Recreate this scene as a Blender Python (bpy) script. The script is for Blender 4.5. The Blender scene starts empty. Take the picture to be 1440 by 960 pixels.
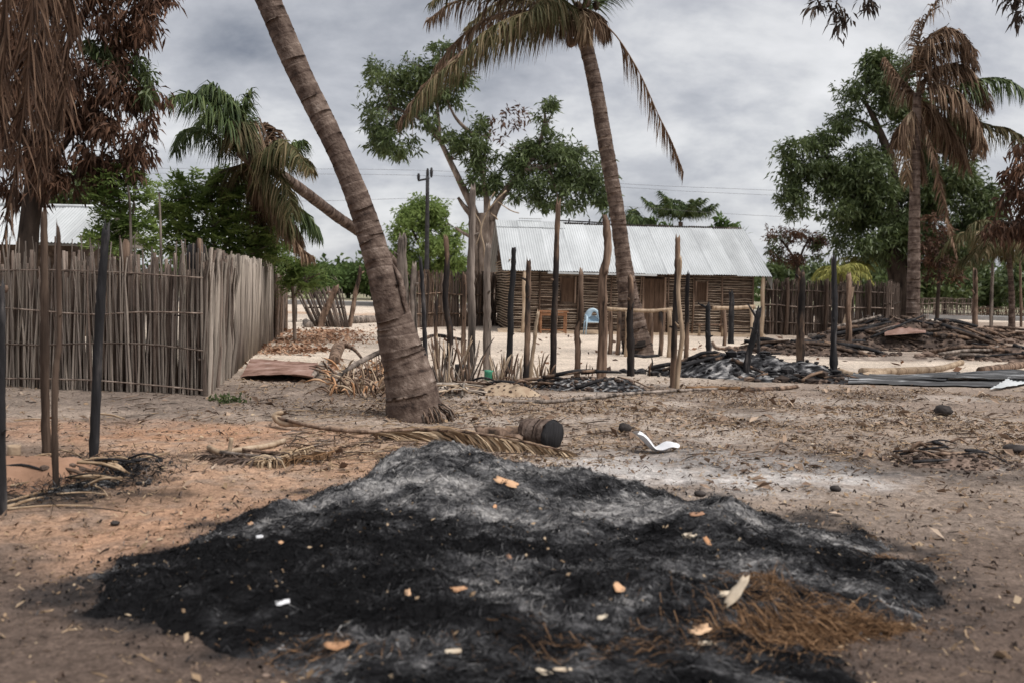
import bpy, math, random
import numpy as np
from mathutils import Vector, Matrix

# ------------------------------------------------------------------ camera, sky, sun, exposure
scene = bpy.context.scene
COL = scene.collection
R = math.radians
FPX = 1400.0                       # focal length in photo pixels (35 mm on 36 mm sensor, 1440 px wide)
CAM_H = 1.6
PITCH, ROLL = R(3.27), R(1.3)

cam_data = bpy.data.cameras.new('camera')
cam_data.lens = 35.0
cam_data.sensor_width = 36.0
cam_data.clip_start = 0.1
cam_data.clip_end = 6000
cam_data.dof.use_dof = True
cam_data.dof.focus_distance = 14.0
cam_data.dof.aperture_fstop = 1.9
cam = bpy.data.objects.new('camera', cam_data)
COL.objects.link(cam)
CAM_M = Matrix.Translation((0, 0, CAM_H)) @ Matrix.Rotation(R(90) - PITCH, 4, 'X') @ Matrix.Rotation(ROLL, 4, 'Z')
cam.matrix_world = CAM_M
scene.camera = cam

SUN_EL, SUN_AZ = R(58), R(118)     # azimuth clockwise from +Y (view direction): from the right, a little behind
sun_dir = Vector((math.sin(SUN_AZ) * math.cos(SUN_EL), math.cos(SUN_AZ) * math.cos(SUN_EL), math.sin(SUN_EL)))

world = bpy.data.worlds.new('World')
scene.world = world
world.use_nodes = True
wn, wl = world.node_tree.nodes, world.node_tree.links
wn.clear()


def wnode(t, **kw):
    n = wn.new(t)
    for k, v in kw.items():
        setattr(n, k, v)
    return n


w_out = wnode('ShaderNodeOutputWorld')
sky = wnode('ShaderNodeTexSky', sky_type='NISHITA', sun_disc=False, sun_elevation=SUN_EL, sun_rotation=SUN_AZ)
bg_sky = wnode('ShaderNodeBackground')
bg_sky.inputs['Strength'].default_value = 0.08
wl.new(sky.outputs[0], bg_sky.inputs['Color'])
tc = wnode('ShaderNodeTexCoord')
sep = wnode('ShaderNodeSeparateXYZ')
wl.new(tc.outputs['Generated'], sep.inputs[0])
zz = wnode('ShaderNodeMath', operation='ABSOLUTE'); wl.new(sep.outputs['Z'], zz.inputs[0])
za = wnode('ShaderNodeMath', operation='ADD'); wl.new(zz.outputs[0], za.inputs[0]); za.inputs[1].default_value = 0.5
dx = wnode('ShaderNodeMath', operation='DIVIDE'); wl.new(sep.outputs['X'], dx.inputs[0]); wl.new(za.outputs[0], dx.inputs[1])
dy = wnode('ShaderNodeMath', operation='DIVIDE'); wl.new(sep.outputs['Y'], dy.inputs[0]); wl.new(za.outputs[0], dy.inputs[1])
cxy = wnode('ShaderNodeCombineXYZ'); wl.new(dx.outputs[0], cxy.inputs[0]); wl.new(dy.outputs[0], cxy.inputs[1])
cmap = wnode('ShaderNodeMapping'); wl.new(cxy.outputs[0], cmap.inputs[0])
cmap.inputs['Location'].default_value = (21.32, 28.4, 5.2)
cmap.inputs['Scale'].default_value = (1.0, 1.3, 1)
cn = wnode('ShaderNodeTexNoise'); wl.new(cmap.outputs[0], cn.inputs['Vector'])
cn.inputs['Scale'].default_value = 3.0; cn.inputs['Detail'].default_value = 8; cn.inputs['Roughness'].default_value = 0.57
cn.inputs['Distortion'].default_value = 0.15
cr = wnode('ShaderNodeValToRGB'); wl.new(cn.outputs['Fac'], cr.inputs[0])
e = cr.color_ramp.elements
e[0].position, e[0].color = 0.25, (0.15, 0.163, 0.195, 1)
e[1].position, e[1].color = 0.65, (0.58, 0.58, 0.59, 1)
m_ = e.new(0.46); m_.color = (0.36, 0.368, 0.395, 1)
m_ = e.new(0.56); m_.color = (0.50, 0.503, 0.515, 1)
bg_cloud = wnode('ShaderNodeBackground'); wl.new(cr.outputs[0], bg_cloud.inputs['Color'])
bg_cloud.inputs['Strength'].default_value = 0.55
wmix = wnode('ShaderNodeMixShader'); wmix.inputs[0].default_value = 0.96
wl.new(bg_sky.outputs[0], wmix.inputs[1]); wl.new(bg_cloud.outputs[0], wmix.inputs[2])
wl.new(wmix.outputs[0], w_out.inputs['Surface'])

sun_data = bpy.data.lights.new('sun', 'SUN')
sun_data.energy = 1.5
sun_data.angle = R(36)
sun_data.color = (1.0, 0.955, 0.90)
sun = bpy.data.objects.new('sun', sun_data)
COL.objects.link(sun)
sun.rotation_euler = (-sun_dir).to_track_quat('-Z', 'Y').to_euler()
sun.location = (0, 0, 30)

scene.view_settings.view_transform = 'Standard'
scene.view_settings.look = 'None'
scene.view_settings.gamma = 1
scene.view_settings.exposure = 1.42
scene.cycles.use_denoising = True
scene.cycles.max_bounces = 6
scene.cycles.transparent_max_bounces = 8

# ------------------------------------------------------------------ helpers: noise, pixels to places
rng = np.random.default_rng(7)
pr = random.Random(11)


def _hash(i, j, s):
    n = (i.astype(np.int64) * 374761393 + j.astype(np.int64) * 668265263 + s * 974711) & 0x7fffffff
    n = ((n ^ (n >> 13)) * 1274126177) & 0x7fffffff
    return ((n ^ (n >> 16)) & 0xffff) / 65535.0


def vnoise(x, y, s=0):
    x = np.asarray(x, float); y = np.asarray(y, float)
    i = np.floor(x); j = np.floor(y)
    u = x - i; v = y - j
    u = u * u * (3 - 2 * u); v = v * v * (3 - 2 * v)
    a = _hash(i, j, s); b = _hash(i + 1, j, s); c = _hash(i, j + 1, s); d = _hash(i + 1, j + 1, s)
    return (a * (1 - u) + b * u) * (1 - v) + (c * (1 - u) + d * u) * v


def fbm(x, y, s=0, o=4, g=0.5):
    t = 0.0; a = 1.0; n = 0.0; f = 1.0
    for k in range(o):
        t = t + a * vnoise(np.asarray(x) * f + 17.3 * k, np.asarray(y) * f - 9.1 * k, s + k)
        n += a; a *= g; f *= 2.03
    return t / n


def sstep(a, b, x):
    t = np.clip((np.asarray(x, float) - a) / (b - a), 0, 1)
    return t * t * (3 - 2 * t)


def gh(x, y):
    """ground height"""
    x = np.asarray(x, float); y = np.asarray(y, float)
    near = 1 - sstep(14, 30, y)
    z = (fbm(x * 0.35, y * 0.35, 3, 3) - 0.5) * 0.10
    z = z + (fbm(x * 1.6, y * 1.6, 8, 3) - 0.5) * 0.055 * near
    z = z + (fbm(x * 6.5, y * 6.5, 18, 3) - 0.5) * 0.03 * near
    far = sstep(60, 200, np.abs(y) + np.abs(x))
    return z * (1 - far)


CM3 = CAM_M.to_3x3()


def ray(px, py):
    return (CM3 @ Vector(((px - 720) / FPX, (480 - py) / FPX, -1))).normalized()


def D(px, py, depth):
    r = ray(px, py)
    return Vector((0, 0, CAM_H)) + r * (depth / r.y)


def G(px, py, lift=0.0):
    z = 0.0
    for _ in range(4):
        r = ray(px, py)
        t = (z - CAM_H) / r.z
        p = Vector((0, 0, CAM_H)) + r * t
        z = float(gh(p.x, p.y)) + lift
    p.z = z
    return p


def on_ground(x, y, lift=0.0):
    return Vector((x, y, float(gh(x, y)) + lift))


# ------------------------------------------------------------------ helpers: meshes
def resample(pts, n):
    """Catmull-Rom through pts (any dimension), n samples"""
    P = np.array([list(p) for p in pts], float)
    if len(P) == 2:
        t = np.linspace(0, 1, n)[:, None]
        return P[0] * (1 - t) + P[1] * t
    P = np.vstack([2 * P[0] - P[1], P, 2 * P[-1] - P[-2]])
    m = len(P) - 3
    out = []
    for t in np.linspace(0, m, n):
        i = min(int(t), m - 1); u = t - i
        a, b, c, d = P[i:i + 4]
        out.append(0.5 * ((2 * b) + (-a + c) * u + (2 * a - 5 * b + 4 * c - d) * u * u + (-a + 3 * b - 3 * c + d) * u ** 3))
    return np.array(out)


def frames(P):
    T = np.gradient(P, axis=0)
    T /= np.linalg.norm(T, axis=1)[:, None] + 1e-9
    ref = np.array([1.0, 0, 0]) if abs(T[0][0]) < 0.8 else np.array([0, 1.0, 0])
    N = []
    n = ref - T[0] * ref.dot(T[0]); n /= np.linalg.norm(n)
    for t in T:
        n = n - t * n.dot(t); n /= np.linalg.norm(n) + 1e-9
        N.append(n)
    N = np.array(N)
    return T, N, np.cross(T, N)


class MB:
    def __init__(self):
        self.v = []; self.f = []; self.r = []; self.mi = []

    def tube(self, pts, rad, sides=6, n=None, jit=0.0, rnd=None, jag=0.0, seed=0, mi=0):
        P = np.array([list(p) for p in pts], float)
        rad = np.atleast_1d(np.array(rad, float))
        if n:
            k = len(P)
            P = resample(P, n)
            rad = np.interp(np.linspace(0, 1, n), np.linspace(0, 1, len(rad)), rad)
        elif len(rad) == 1:
            rad = np.repeat(rad, len(P))
        elif len(rad) != len(P):
            rad = np.interp(np.linspace(0, 1, len(P)), np.linspace(0, 1, len(rad)), rad)
        T, N, Bn = frames(P)
        rg = np.random.default_rng(seed + len(self.v))
        ang = np.linspace(0, 2 * math.pi, sides, endpoint=False)
        prof = 1 + jit * (rg.random(sides) - 0.5) * 2
        b0 = len(self.v)
        m = len(P)
        for i in range(m):
            pj = prof * (1 + jit * (rg.random(sides) - 0.5))
            for a in range(sides):
                q = P[i] + rad[i] * pj[a] * (math.cos(ang[a]) * N[i] + math.sin(ang[a]) * Bn[i])
                if jag and i == m - 1:
                    q = q + T[i] * jag * (rg.random() - 0.6) * 2
                self.v.append(tuple(q)); self.r.append(rg.random() if rnd is None else rnd)
        for i in range(m - 1):
            for a in range(sides):
                c = (a + 1) % sides
                self.f.append((b0 + i * sides + a, b0 + i * sides + c, b0 + (i + 1) * sides + c, b0 + (i + 1) * sides + a)); self.mi.append(mi)
        for i, s in ((0, -1), (m - 1, 1)):
            ci = len(self.v)
            self.v.append(tuple(P[i] + (T[i] * (-jag * 0.8) if (jag and i) else 0))); self.r.append(0.5 if rnd is None else rnd)
            for a in range(sides):
                c = (a + 1) % sides
                q = (b0 + i * sides + a, b0 + i * sides + c, ci)
                self.f.append(q if s > 0 else q[::-1]); self.mi.append(mi)
        return self

    def box(self, c, s, rot=None, mi=0, rnd=0.5):
        b0 = len(self.v)
        M3 = rot or Matrix.Identity(3)
        for z in (-.5, .5):
            for x, y in ((-.5, -.5), (.5, -.5), (.5, .5), (-.5, .5)):
                q = Vector(c) + M3 @ Vector((x * s[0], y * s[1], z * s[2]))
                self.v.append(tuple(q)); self.r.append(rnd)
        for q in ((3, 2, 1, 0), (4, 5, 6, 7), (0, 1, 5, 4), (1, 2, 6, 5), (2, 3, 7, 6), (3, 0, 4, 7)):
            self.f.append(tuple(b0 + i for i in q)); self.mi.append(mi)
        return self

    def grid(self, fn, nu, nv, mi=0, rnd=0.5):
        b0 = len(self.v)
        for j in range(nv):
            for i in range(nu):
                self.v.append(tuple(fn(i / (nu - 1), j / (nv - 1)))); self.r.append(rnd)
        for j in range(nv - 1):
            for i in range(nu - 1):
                a = b0 + j * nu + i
                self.f.append((a, a + 1, a + nu + 1, a + nu)); self.mi.append(mi)
        return self

    def lump(self, c, s, rg, rnd=None):
        """a clod or stone: a rough 6 x 4 ball"""
        b0 = len(self.v)
        r = rg.random() if rnd is None else rnd
        rot = Matrix.Rotation(rg.random() * 6.28, 3, 'Z')
        def put(d, k):
            q = rot @ Vector((d[0] * s[0] * k, d[1] * s[1] * k, d[2] * s[2] * k))
            self.v.append((c[0] + q.x, c[1] + q.y, c[2] + q.z)); self.r.append(r)
        put((0, 0, -1), 1)
        for z in (-0.5, 0.35):
            h = math.sqrt(1 - z * z)
            for a in range(6):
                t = a / 6 * 6.283 + z
                put((math.cos(t) * h, math.sin(t) * h, z), 0.75 + 0.5 * rg.random())
        put((0, 0, 1), 0.7 + 0.4 * rg.random())
        for a in range(6):
            b = (a + 1) % 6
            self.f += [(b0, b0 + 1 + b, b0 + 1 + a), (b0 + 1 + a, b0 + 1 + b, b0 + 7 + b, b0 + 7 + a), (b0 + 7 + a, b0 + 7 + b, b0 + 13)]
            self.mi += [0, 0, 0]
        return self

    def mesh(self, name, mats, smooth=True):
        me = bpy.data.meshes.new(name)
        me.from_pydata(self.v, [], self.f)
        at = me.attributes.new('rnd', 'FLOAT', 'POINT')
        at.data.foreach_set('value', np.array(self.r, np.float32))
        for m in (mats if isinstance(mats, (list, tuple)) else [mats]):
            me.materials.append(m)
        me.polygons.foreach_set('material_index', np.array(self.mi, np.int32))
        me.polygons.foreach_set('use_smooth', np.full(len(self.f), smooth))
        me.update()
        return me

    def obj(self, name, mats, parent=None, smooth=True, **tags):
        return link(name, self.mesh(name, mats, smooth), parent, **tags)


def link(name, data, parent=None, label=None, cat=None, group=None, kind=None):
    o = bpy.data.objects.new(name, data)
    COL.objects.link(o)
    if parent is not None:
        o.parent = parent
    if label: o['label'] = label
    if cat: o['category'] = cat
    if group: o['group'] = group
    if kind: o['kind'] = kind
    return o


def thing(name, label, cat, group=None, loc=(0, 0, 0)):
    o = bpy.data.objects.new(name, None)
    o.empty_display_size = 0.2
    COL.objects.link(o)
    o.location = loc
    o['label'] = label; o['category'] = cat
    if group: o['group'] = group
    return o


def adopt(root):
    """children are built in world coordinates: keep them there"""
    mi = Matrix.Translation(root.location).inverted()
    for c in root.children:
        c.matrix_parent_inverse = mi


def mesh_np(name, V, F, mats, rnd=None, smooth=False, col=None):
    V = np.ascontiguousarray(V, np.float32); F = np.ascontiguousarray(F, np.int32)
    me = bpy.data.meshes.new(name)
    me.vertices.add(len(V)); me.vertices.foreach_set('co', V.ravel())
    k = F.shape[1]
    me.loops.add(F.size); me.loops.foreach_set('vertex_index', F.ravel())
    me.polygons.add(len(F))
    me.polygons.foreach_set('loop_start', np.arange(0, F.size, k, dtype=np.int32))
    me.polygons.foreach_set('loop_total', np.full(len(F), k, np.int32))
    me.polygons.foreach_set('use_smooth', np.full(len(F), smooth))
    if rnd is not None:
        at = me.attributes.new('rnd', 'FLOAT', 'POINT'); at.data.foreach_set('value', np.asarray(rnd, np.float32))
    if col is not None:
        at = me.attributes.new('soil', 'FLOAT_COLOR', 'POINT')
        c4 = np.ones((len(V), 4), np.float32); c4[:, :3] = col
        at.data.foreach_set('color', c4.ravel())
    me.update(calc_edges=True)
    for m in (mats if isinstance(mats, (list, tuple)) else [mats]):
        me.materials.append(m)
    return me


# ------------------------------------------------------------------ materials
def mat(name, stops, scale=4.0, stretch=(1, 1, 1), detail=6, rough=0.92, bump=0.4, bscale=None, attr=0.0, spec=0.15,
        trans=0.0, metal=0.0, var=0.12, lo=0.3, hi=0.7, bdist=0.02):
    m = bpy.data.materials.new(name)
    m.use_nodes = True
    nt = m.node_tree; N = nt.nodes; L = nt.links
    bs = N['Principled BSDF']; out = N['Material Output']
    t = N.new('ShaderNodeTexCoord'); oi = N.new('ShaderNodeObjectInfo')
    mp = N.new('ShaderNodeMapping'); L.new(t.outputs['Object'], mp.inputs[0]); mp.inputs['Scale'].default_value = stretch
    cm = N.new('ShaderNodeVectorMath'); cm.operation = 'SCALE'; cm.inputs[0].default_value = (37, 53, 71)
    L.new(oi.outputs['Random'], cm.inputs['Scale'])
    ad = N.new('ShaderNodeVectorMath'); ad.operation = 'ADD'
    L.new(mp.outputs[0], ad.inputs[0]); L.new(cm.outputs[0], ad.inputs[1])
    nz = N.new('ShaderNodeTexNoise'); L.new(ad.outputs[0], nz.inputs['Vector'])
    nz.inputs['Scale'].default_value = scale; nz.inputs['Detail'].default_value = detail; nz.inputs['Roughness'].default_value = 0.6
    mr = N.new('ShaderNodeMapRange'); L.new(nz.outputs['Fac'], mr.inputs[0])
    mr.inputs[1].default_value = lo; mr.inputs[2].default_value = hi
    fac = mr.outputs[0]
    if attr > 0:
        an = N.new('ShaderNodeAttribute'); an.attribute_name = 'rnd'
        mx = N.new('ShaderNodeMix'); mx.data_type = 'FLOAT'; mx.inputs[0].default_value = attr
        L.new(fac, mx.inputs[2]); L.new(an.outputs['Fac'], mx.inputs[3]); fac = mx.outputs[0]
    rp = N.new('ShaderNodeValToRGB'); L.new(fac, rp.inputs[0])
    el = rp.color_ramp.elements
    while len(el) < len(stops): el.new(0.5)
    for q, (p, c) in zip(el, stops):
        q.position = p; q.color = (*c, 1)
    hv = N.new('ShaderNodeHueSaturation'); L.new(rp.outputs[0], hv.inputs['Color'])
    vr = N.new('ShaderNodeMapRange'); L.new(oi.outputs['Random'], vr.inputs[0])
    vr.inputs[3].default_value = 1 - var; vr.inputs[4].default_value = 1 + var
    L.new(vr.outputs[0], hv.inputs['Value'])
    L.new(hv.outputs[0], bs.inputs['Base Color'])
    bs.inputs['Roughness'].default_value = rough
    bs.inputs['Specular IOR Level'].default_value = spec
    bs.inputs['Metallic'].default_value = metal
    if bump > 0:
        b2 = N.new('ShaderNodeTexNoise'); L.new(ad.outputs[0], b2.inputs['Vector'])
        b2.inputs['Scale'].default_value = bscale or scale * 3; b2.inputs['Detail'].default_value = 5
        bp = N.new('ShaderNodeBump'); bp.inputs['Strength'].default_value = bump; bp.inputs['Distance'].default_value = bdist
        L.new(b2.outputs['Fac'], bp.inputs['Height']); L.new(bp.outputs[0], bs.inputs['Normal'])
    if trans > 0:
        tr = N.new('ShaderNodeBsdfTranslucent'); L.new(hv.outputs[0], tr.inputs['Color'])
        ms = N.new('ShaderNodeMixShader'); ms.inputs[0].default_value = trans
        L.new(bs.outputs[0], ms.inputs[1]); L.new(tr.outputs[0], ms.inputs[2]); L.new(ms.outputs[0], out.inputs['Surface'])
    return m


Z3 = (1, 1, 0.18)
M = {}
M['char'] = mat('charred_wood', [(0.0, (.008, .008, .009)), (.6, (.022, .021, .023)), (.85, (.06, .055, .055)), (1, (.13, .115, .11))], 9, Z3, bump=.9, spec=.3)
M['burnt'] = mat('half_burnt_wood', [(0, (.012, .011, .012)), (.40, (.035, .028, .025)), (.6, (.12, .08, .058)), (1, (.25, .17, .12))], 3.2, (1, 1, .22), bump=.8, bscale=24, lo=.36, hi=.66)
M['brown'] = mat('brown_wood', [(0, (.028, .02, .016)), (.5, (.15, .10, .073)), (1, (.28, .20, .15))], 9, (1, 1, .1), bump=1.0, lo=.36, hi=.64)
M['grey'] = mat('weathered_grey_wood', [(0, (.035, .03, .026)), (.5, (.17, .14, .12)), (1, (.31, .26, .225))], 9, (1, 1, .1), bump=1.0, lo=.36, hi=.64)
M['brown_dark'] = mat('dark_brown_wood', [(0, (.018, .013, .011)), (.5, (.062, .043, .033)), (1, (.14, .10, .076))], 9, (1, 1, .1), bump=1.0)
M['pale'] = mat('pale_peeled_wood', [(0, (.16, .11, .075)), (.5, (.36, .27, .19)), (1, (.50, .40, .30))], 10, Z3, bump=.5)
M['reed'] = mat('reed_stick', [(0, (.055, .041, .034)), (.5, (.155, .118, .097)), (1, (.31, .25, .21))], 7, Z3, attr=.0, bump=.4, var=.5)
M['reed_mid'] = mat('grey_tan_reed', [(0, (.10, .083, .072)), (.5, (.25, .21, .18)), (1, (.42, .365, .32))], 7, Z3, bump=.4, var=.45)
M['reed_pale'] = mat('pale_reed_stick', [(0, (.14, .115, .10)), (.5, (.34, .29, .245)), (1, (.52, .45, .39))], 7, Z3, bump=.4, var=.42, attr=.4)
M['reed_dark'] = mat('dark_reed_stick', [(0, (.03, .023, .02)), (.5, (.09, .068, .056)), (1, (.19, .15, .125))], 7, Z3, attr=.5, bump=.4, var=.45)
M['lath'] = mat('wall_lath', [(0, (.16, .12, .09)), (.5, (.36, .285, .22)), (1, (.55, .46, .37))], 5, (.4, .4, 1), bump=.4, var=.35)
M['mud'] = mat('mud_wall', [(0, (.038, .026, .02)), (.5, (.085, .06, .046)), (1, (.15, .11, .083))], 6, bump=.8)
M['door'] = mat('door_boards', [(0, (.055, .034, .023)), (1, (.125, .08, .056))], 6, (4, 4, .4), bump=.3)
M['zinc'] = mat('galvanised_sheet', [(0, (.36, .375, .385)), (.5, (.46, .48, .49)), (1, (.55, .57, .585))], 1.2, (1, .35, .35), rough=.55, bump=.05, spec=.4, metal=.15, var=.09)
M['soot_zinc'] = mat('sooty_sheet', [(0, (.010, .010, .011)), (.5, (.035, .035, .037)), (.75, (.14, .14, .145)), (1, (.42, .44, .455))], 2.2, (.25, 3, 3), rough=.55, bump=.15, spec=.4, var=.25)
M['rust'] = mat('rusty_sheet', [(0, (.10, .055, .042)), (.45, (.22, .135, .108)), (.75, (.30, .20, .17)), (1, (.36, .27, .24))], 2.2, rough=.85, bump=.4, var=.1)
M['palm'] = mat('palm_bark', [(0, (.022, .016, .014)), (.25, (.07, .048, .039)), (.55, (.13, .095, .078)), (.8, (.20, .152, .126)), (1, (.33, .27, .235))], 9, (1, 1, 1.0), attr=.55, bump=1.0, bscale=30, var=0, lo=.34, hi=.66)
M['char_palm'] = mat('charred_palm_bark', [(0, (.010, .009, .009)), (.7, (.028, .023, .021)), (.9, (.08, .058, .047)), (1, (.14, .10, .08))], 2.2, (1, 1, .5), bump=.9, bscale=30, var=0)
M['bark'] = mat('tree_bark', [(0, (.06, .045, .037)), (.5, (.17, .13, .105)), (1, (.33, .27, .225))], 5, (1, 1, .3), bump=.8, var=.12)
M['bark_dark'] = mat('dark_bark', [(0, (.02, .015, .013)), (1, (.10, .075, .06))], 5, (1, 1, .3), bump=.8)
M['leaf'] = mat('mango_leaf', [(0, (.028, .043, .018)), (.4, (.075, .104, .038)), (.75, (.13, .17, .063)), (1, (.22, .25, .115))], 0.9, attr=.7, rough=.45, bump=0, spec=.4, trans=.3, var=.05)
M['leaf_lit'] = mat('light_leaf', [(0, (.075, .115, .034)), (.5, (.18, .25, .075)), (1, (.32, .40, .14))], 0.9, attr=.7, rough=.6, bump=0, spec=.2, trans=.45, var=.05)  # lighter yellow-green leaf of the feathery and round distant trees
M['leaf_far'] = mat('scrub_leaf', [(0, (.03, .05, .018)), (.5, (.07, .11, .035)), (1, (.15, .19, .07))], 0.5, attr=.6, rough=.7, bump=0, spec=.1, trans=.2, var=.25)
M['leaf_brown'] = mat('scorched_leaf', [(0, (.026, .018, .014)), (.35, (.075, .044, .032)), (.7, (.155, .085, .055)), (.93, (.27, .145, .085)), (1, (.36, .22, .13))], 1.1, attr=.72, rough=.75, bump=0, spec=.15, trans=.15, var=.05)
M['leaf_litter'] = mat('fallen_leaf', [(0, (.11, .06, .04)), (.5, (.30, .17, .11)), (.85, (.42, .27, .18)), (1, (.54, .41, .30))], 1.5, attr=.8, bump=0, var=.1)
M['leaf_litter2'] = mat('grey_brown_leaf', [(0, (.07, .045, .032)), (.5, (.21, .145, .105)), (.85, (.34, .25, .185)), (1, (.5, .42, .34))], 1.5, attr=.8, bump=0, var=.1)
M['frond_dead'] = mat('dead_frond', [(0, (.045, .029, .02)), (.4, (.125, .078, .051)), (.75, (.23, .155, .105)), (1, (.36, .265, .185))], 1.5, attr=.8, rough=.8, bump=0, spec=.15, trans=.12, var=.15)
M['frond_rust'] = mat('rusty_dead_frond', [(0, (.03, .02, .015)), (.4, (.085, .05, .034)), (.75, (.165, .10, .066)), (1, (.30, .20, .135))], 1.5, attr=.8, rough=.8, bump=0, spec=.15, trans=.12, var=.1)
M['frond_mix'] = mat('fading_frond', [(0, (.028, .033, .015)), (.4, (.085, .085, .036)), (.7, (.17, .13, .07)), (1, (.33, .25, .16))], 1.0, attr=.6, rough=.7, bump=0, spec=.2, trans=.18, var=.15)
M['frond_green'] = mat('green_frond', [(0, (.018, .032, .012)), (.5, (.055, .085, .028)), (.85, (.12, .15, .055)), (1, (.22, .22, .10))], 1.0, attr=.7, rough=.6, bump=0, spec=.25, trans=.2, var=.15)
M['frond_yellow'] = mat('yellow_frond', [(0, (.10, .12, .03)), (.5, (.26, .26, .07)), (1, (.42, .38, .13))], 1.0, attr=.7, rough=.6, bump=0, trans=.2)
M['straw'] = mat('dry_straw', [(0, (.13, .085, .05)), (.5, (.30, .21, .135)), (1, (.47, .37, .26))], 2.0, attr=.8, bump=0, var=.1)
M['straw_brown'] = mat('singed_straw', [(0, (.045, .025, .014)), (.5, (.15, .085, .045)), (1, (.30, .18, .10))], 2.0, attr=.8, bump=0)
M['chip'] = mat('wood_chip', [(0, (.30, .15, .075)), (.5, (.45, .255, .145)), (1, (.58, .40, .26))], 3, attr=.0, bump=.2, var=.25)
M['husk'] = mat('pale_husk', [(0, (.42, .33, .24)), (1, (.62, .54, .43))], 8, bump=.2)
M['clod'] = mat('soil_clod', [(0, (.05, .036, .03)), (.5, (.14, .10, .08)), (1, (.27, .20, .16))], 6, attr=.75, bump=.6, bscale=30)
M['clod_burnt'] = mat('burnt_clod', [(0, (.02, .016, .015)), (.4, (.065, .048, .04)), (.75, (.14, .10, .08)), (1, (.26, .19, .145))], 5, attr=.75, bump=.7, bscale=20)
M['stone'] = mat('dark_stone', [(0, (.02, .018, .018)), (1, (.075, .064, .06))], 12, bump=.5)
M['plastic_blue'] = mat('blue_plastic', [(0, (.33, .45, .55)), (1, (.43, .55, .64))], 3, rough=.4, bump=0, spec=.5)
M['paper'] = mat('white_sheet', [(0, (.52, .53, .56)), (1, (.72, .72, .74))], 4, rough=.8, bump=.1)
M['green_plastic'] = mat('green_plastic', [(0, (.03, .20, .12)), (1, (.09, .35, .22))], 6, rough=.4, bump=.1, spec=.4)
M['pot'] = mat('sooty_pot', [(0, (.015, .014, .014)), (1, (.05, .046, .045))], 8, rough=.6, bump=.2, spec=.4)
M['table'] = mat('table_wood', [(0, (.17, .08, .045)), (1, (.34, .18, .10))], 8, (.4, 1, 1), bump=.2)
M['pole_metal'] = mat('dark_pole', [(0, (.018, .018, .02)), (1, (.05, .048, .05))], 5, bump=.2)
M['wire'] = mat('wire', [(0, (.12, .12, .13)), (1, (.17, .17, .18))], 1, bump=0)
M['sand_orange'] = mat('orange_sand', [(0, (.20, .115, .075)), (1, (.33, .20, .135))], 3, bump=.5, bscale=30)
M['road'] = mat('asphalt', [(0, (.17, .165, .165)), (1, (.25, .245, .24))], 3, bump=.3)
M['block'] = mat('clay_block', [(0, (.28, .2, .14)), (1, (.42, .33, .24))], 10, bump=.4)


def soil_material():
    m = bpy.data.materials.new('soil')
    m.use_nodes = True
    N = m.node_tree.nodes; L = m.node_tree.links
    bs = N['Principled BSDF']
    at = N.new('ShaderNodeAttribute'); at.attribute_name = 'soil'
    t = N.new('ShaderNodeTexCoord')
    def noise(scale, detail=6, rgh=.6):
        n = N.new('ShaderNodeTexNoise'); L.new(t.outputs['Object'], n.inputs['Vector'])
        n.inputs['Scale'].default_value = scale; n.inputs['Detail'].default_value = detail; n.inputs['Roughness'].default_value = rgh
        return n
    def rng_(src, a, b, c, d):
        r = N.new('ShaderNodeMapRange'); L.new(src, r.inputs[0])
        for i, q in enumerate((a, b, c, d)): r.inputs[1 + i].default_value = q
        return r.outputs[0]
    def mul(a, b):
        r = N.new('ShaderNodeMath'); r.operation = 'MULTIPLY'; L.new(a, r.inputs[0]); L.new(b, r.inputs[1]); return r.outputs[0]
    n1 = noise(1.1, 8, .65); n2 = noise(13, 6, .72); n3 = noise(60, 4, .7)
    f = mul(mul(rng_(n1.outputs['Fac'], .3, .7, .78, 1.22), rng_(n2.outputs['Fac'], .32, .68, .58, 1.42)), rng_(n3.outputs['Fac'], .32, .68, .6, 1.4))
    vo = N.new('ShaderNodeTexVoronoi'); L.new(t.outputs['Object'], vo.inputs['Vector']); vo.inputs['Scale'].default_value = 28
    f = mul(f, rng_(vo.outputs['Distance'], .08, .3, .72, 1.0))
    vm = N.new('ShaderNodeVectorMath'); vm.operation = 'SCALE'; L.new(at.outputs['Color'], vm.inputs[0]); L.new(f, vm.inputs['Scale'])
    L.new(vm.outputs[0], bs.inputs['Base Color'])
    bs.inputs['Roughness'].default_value = 0.97
    bs.inputs['Specular IOR Level'].default_value = 0.1
    h1 = noise(22, 8, .7); h2 = noise(90, 4, .7)
    b1 = N.new('ShaderNodeBump'); b1.inputs['Strength'].default_value = .8; b1.inputs['Distance'].default_value = .03; L.new(h1.outputs['Fac'], b1.inputs['Height'])
    b2 = N.new('ShaderNodeBump'); b2.inputs['Strength'].default_value = .7; b2.inputs['Distance'].default_value = .008; L.new(h2.outputs['Fac'], b2.inputs['Height'])
    L.new(b1.outputs[0], b2.inputs['Normal']); L.new(b2.outputs[0], bs.inputs['Normal'])
    return m


M['soil'] = soil_material()


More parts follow.
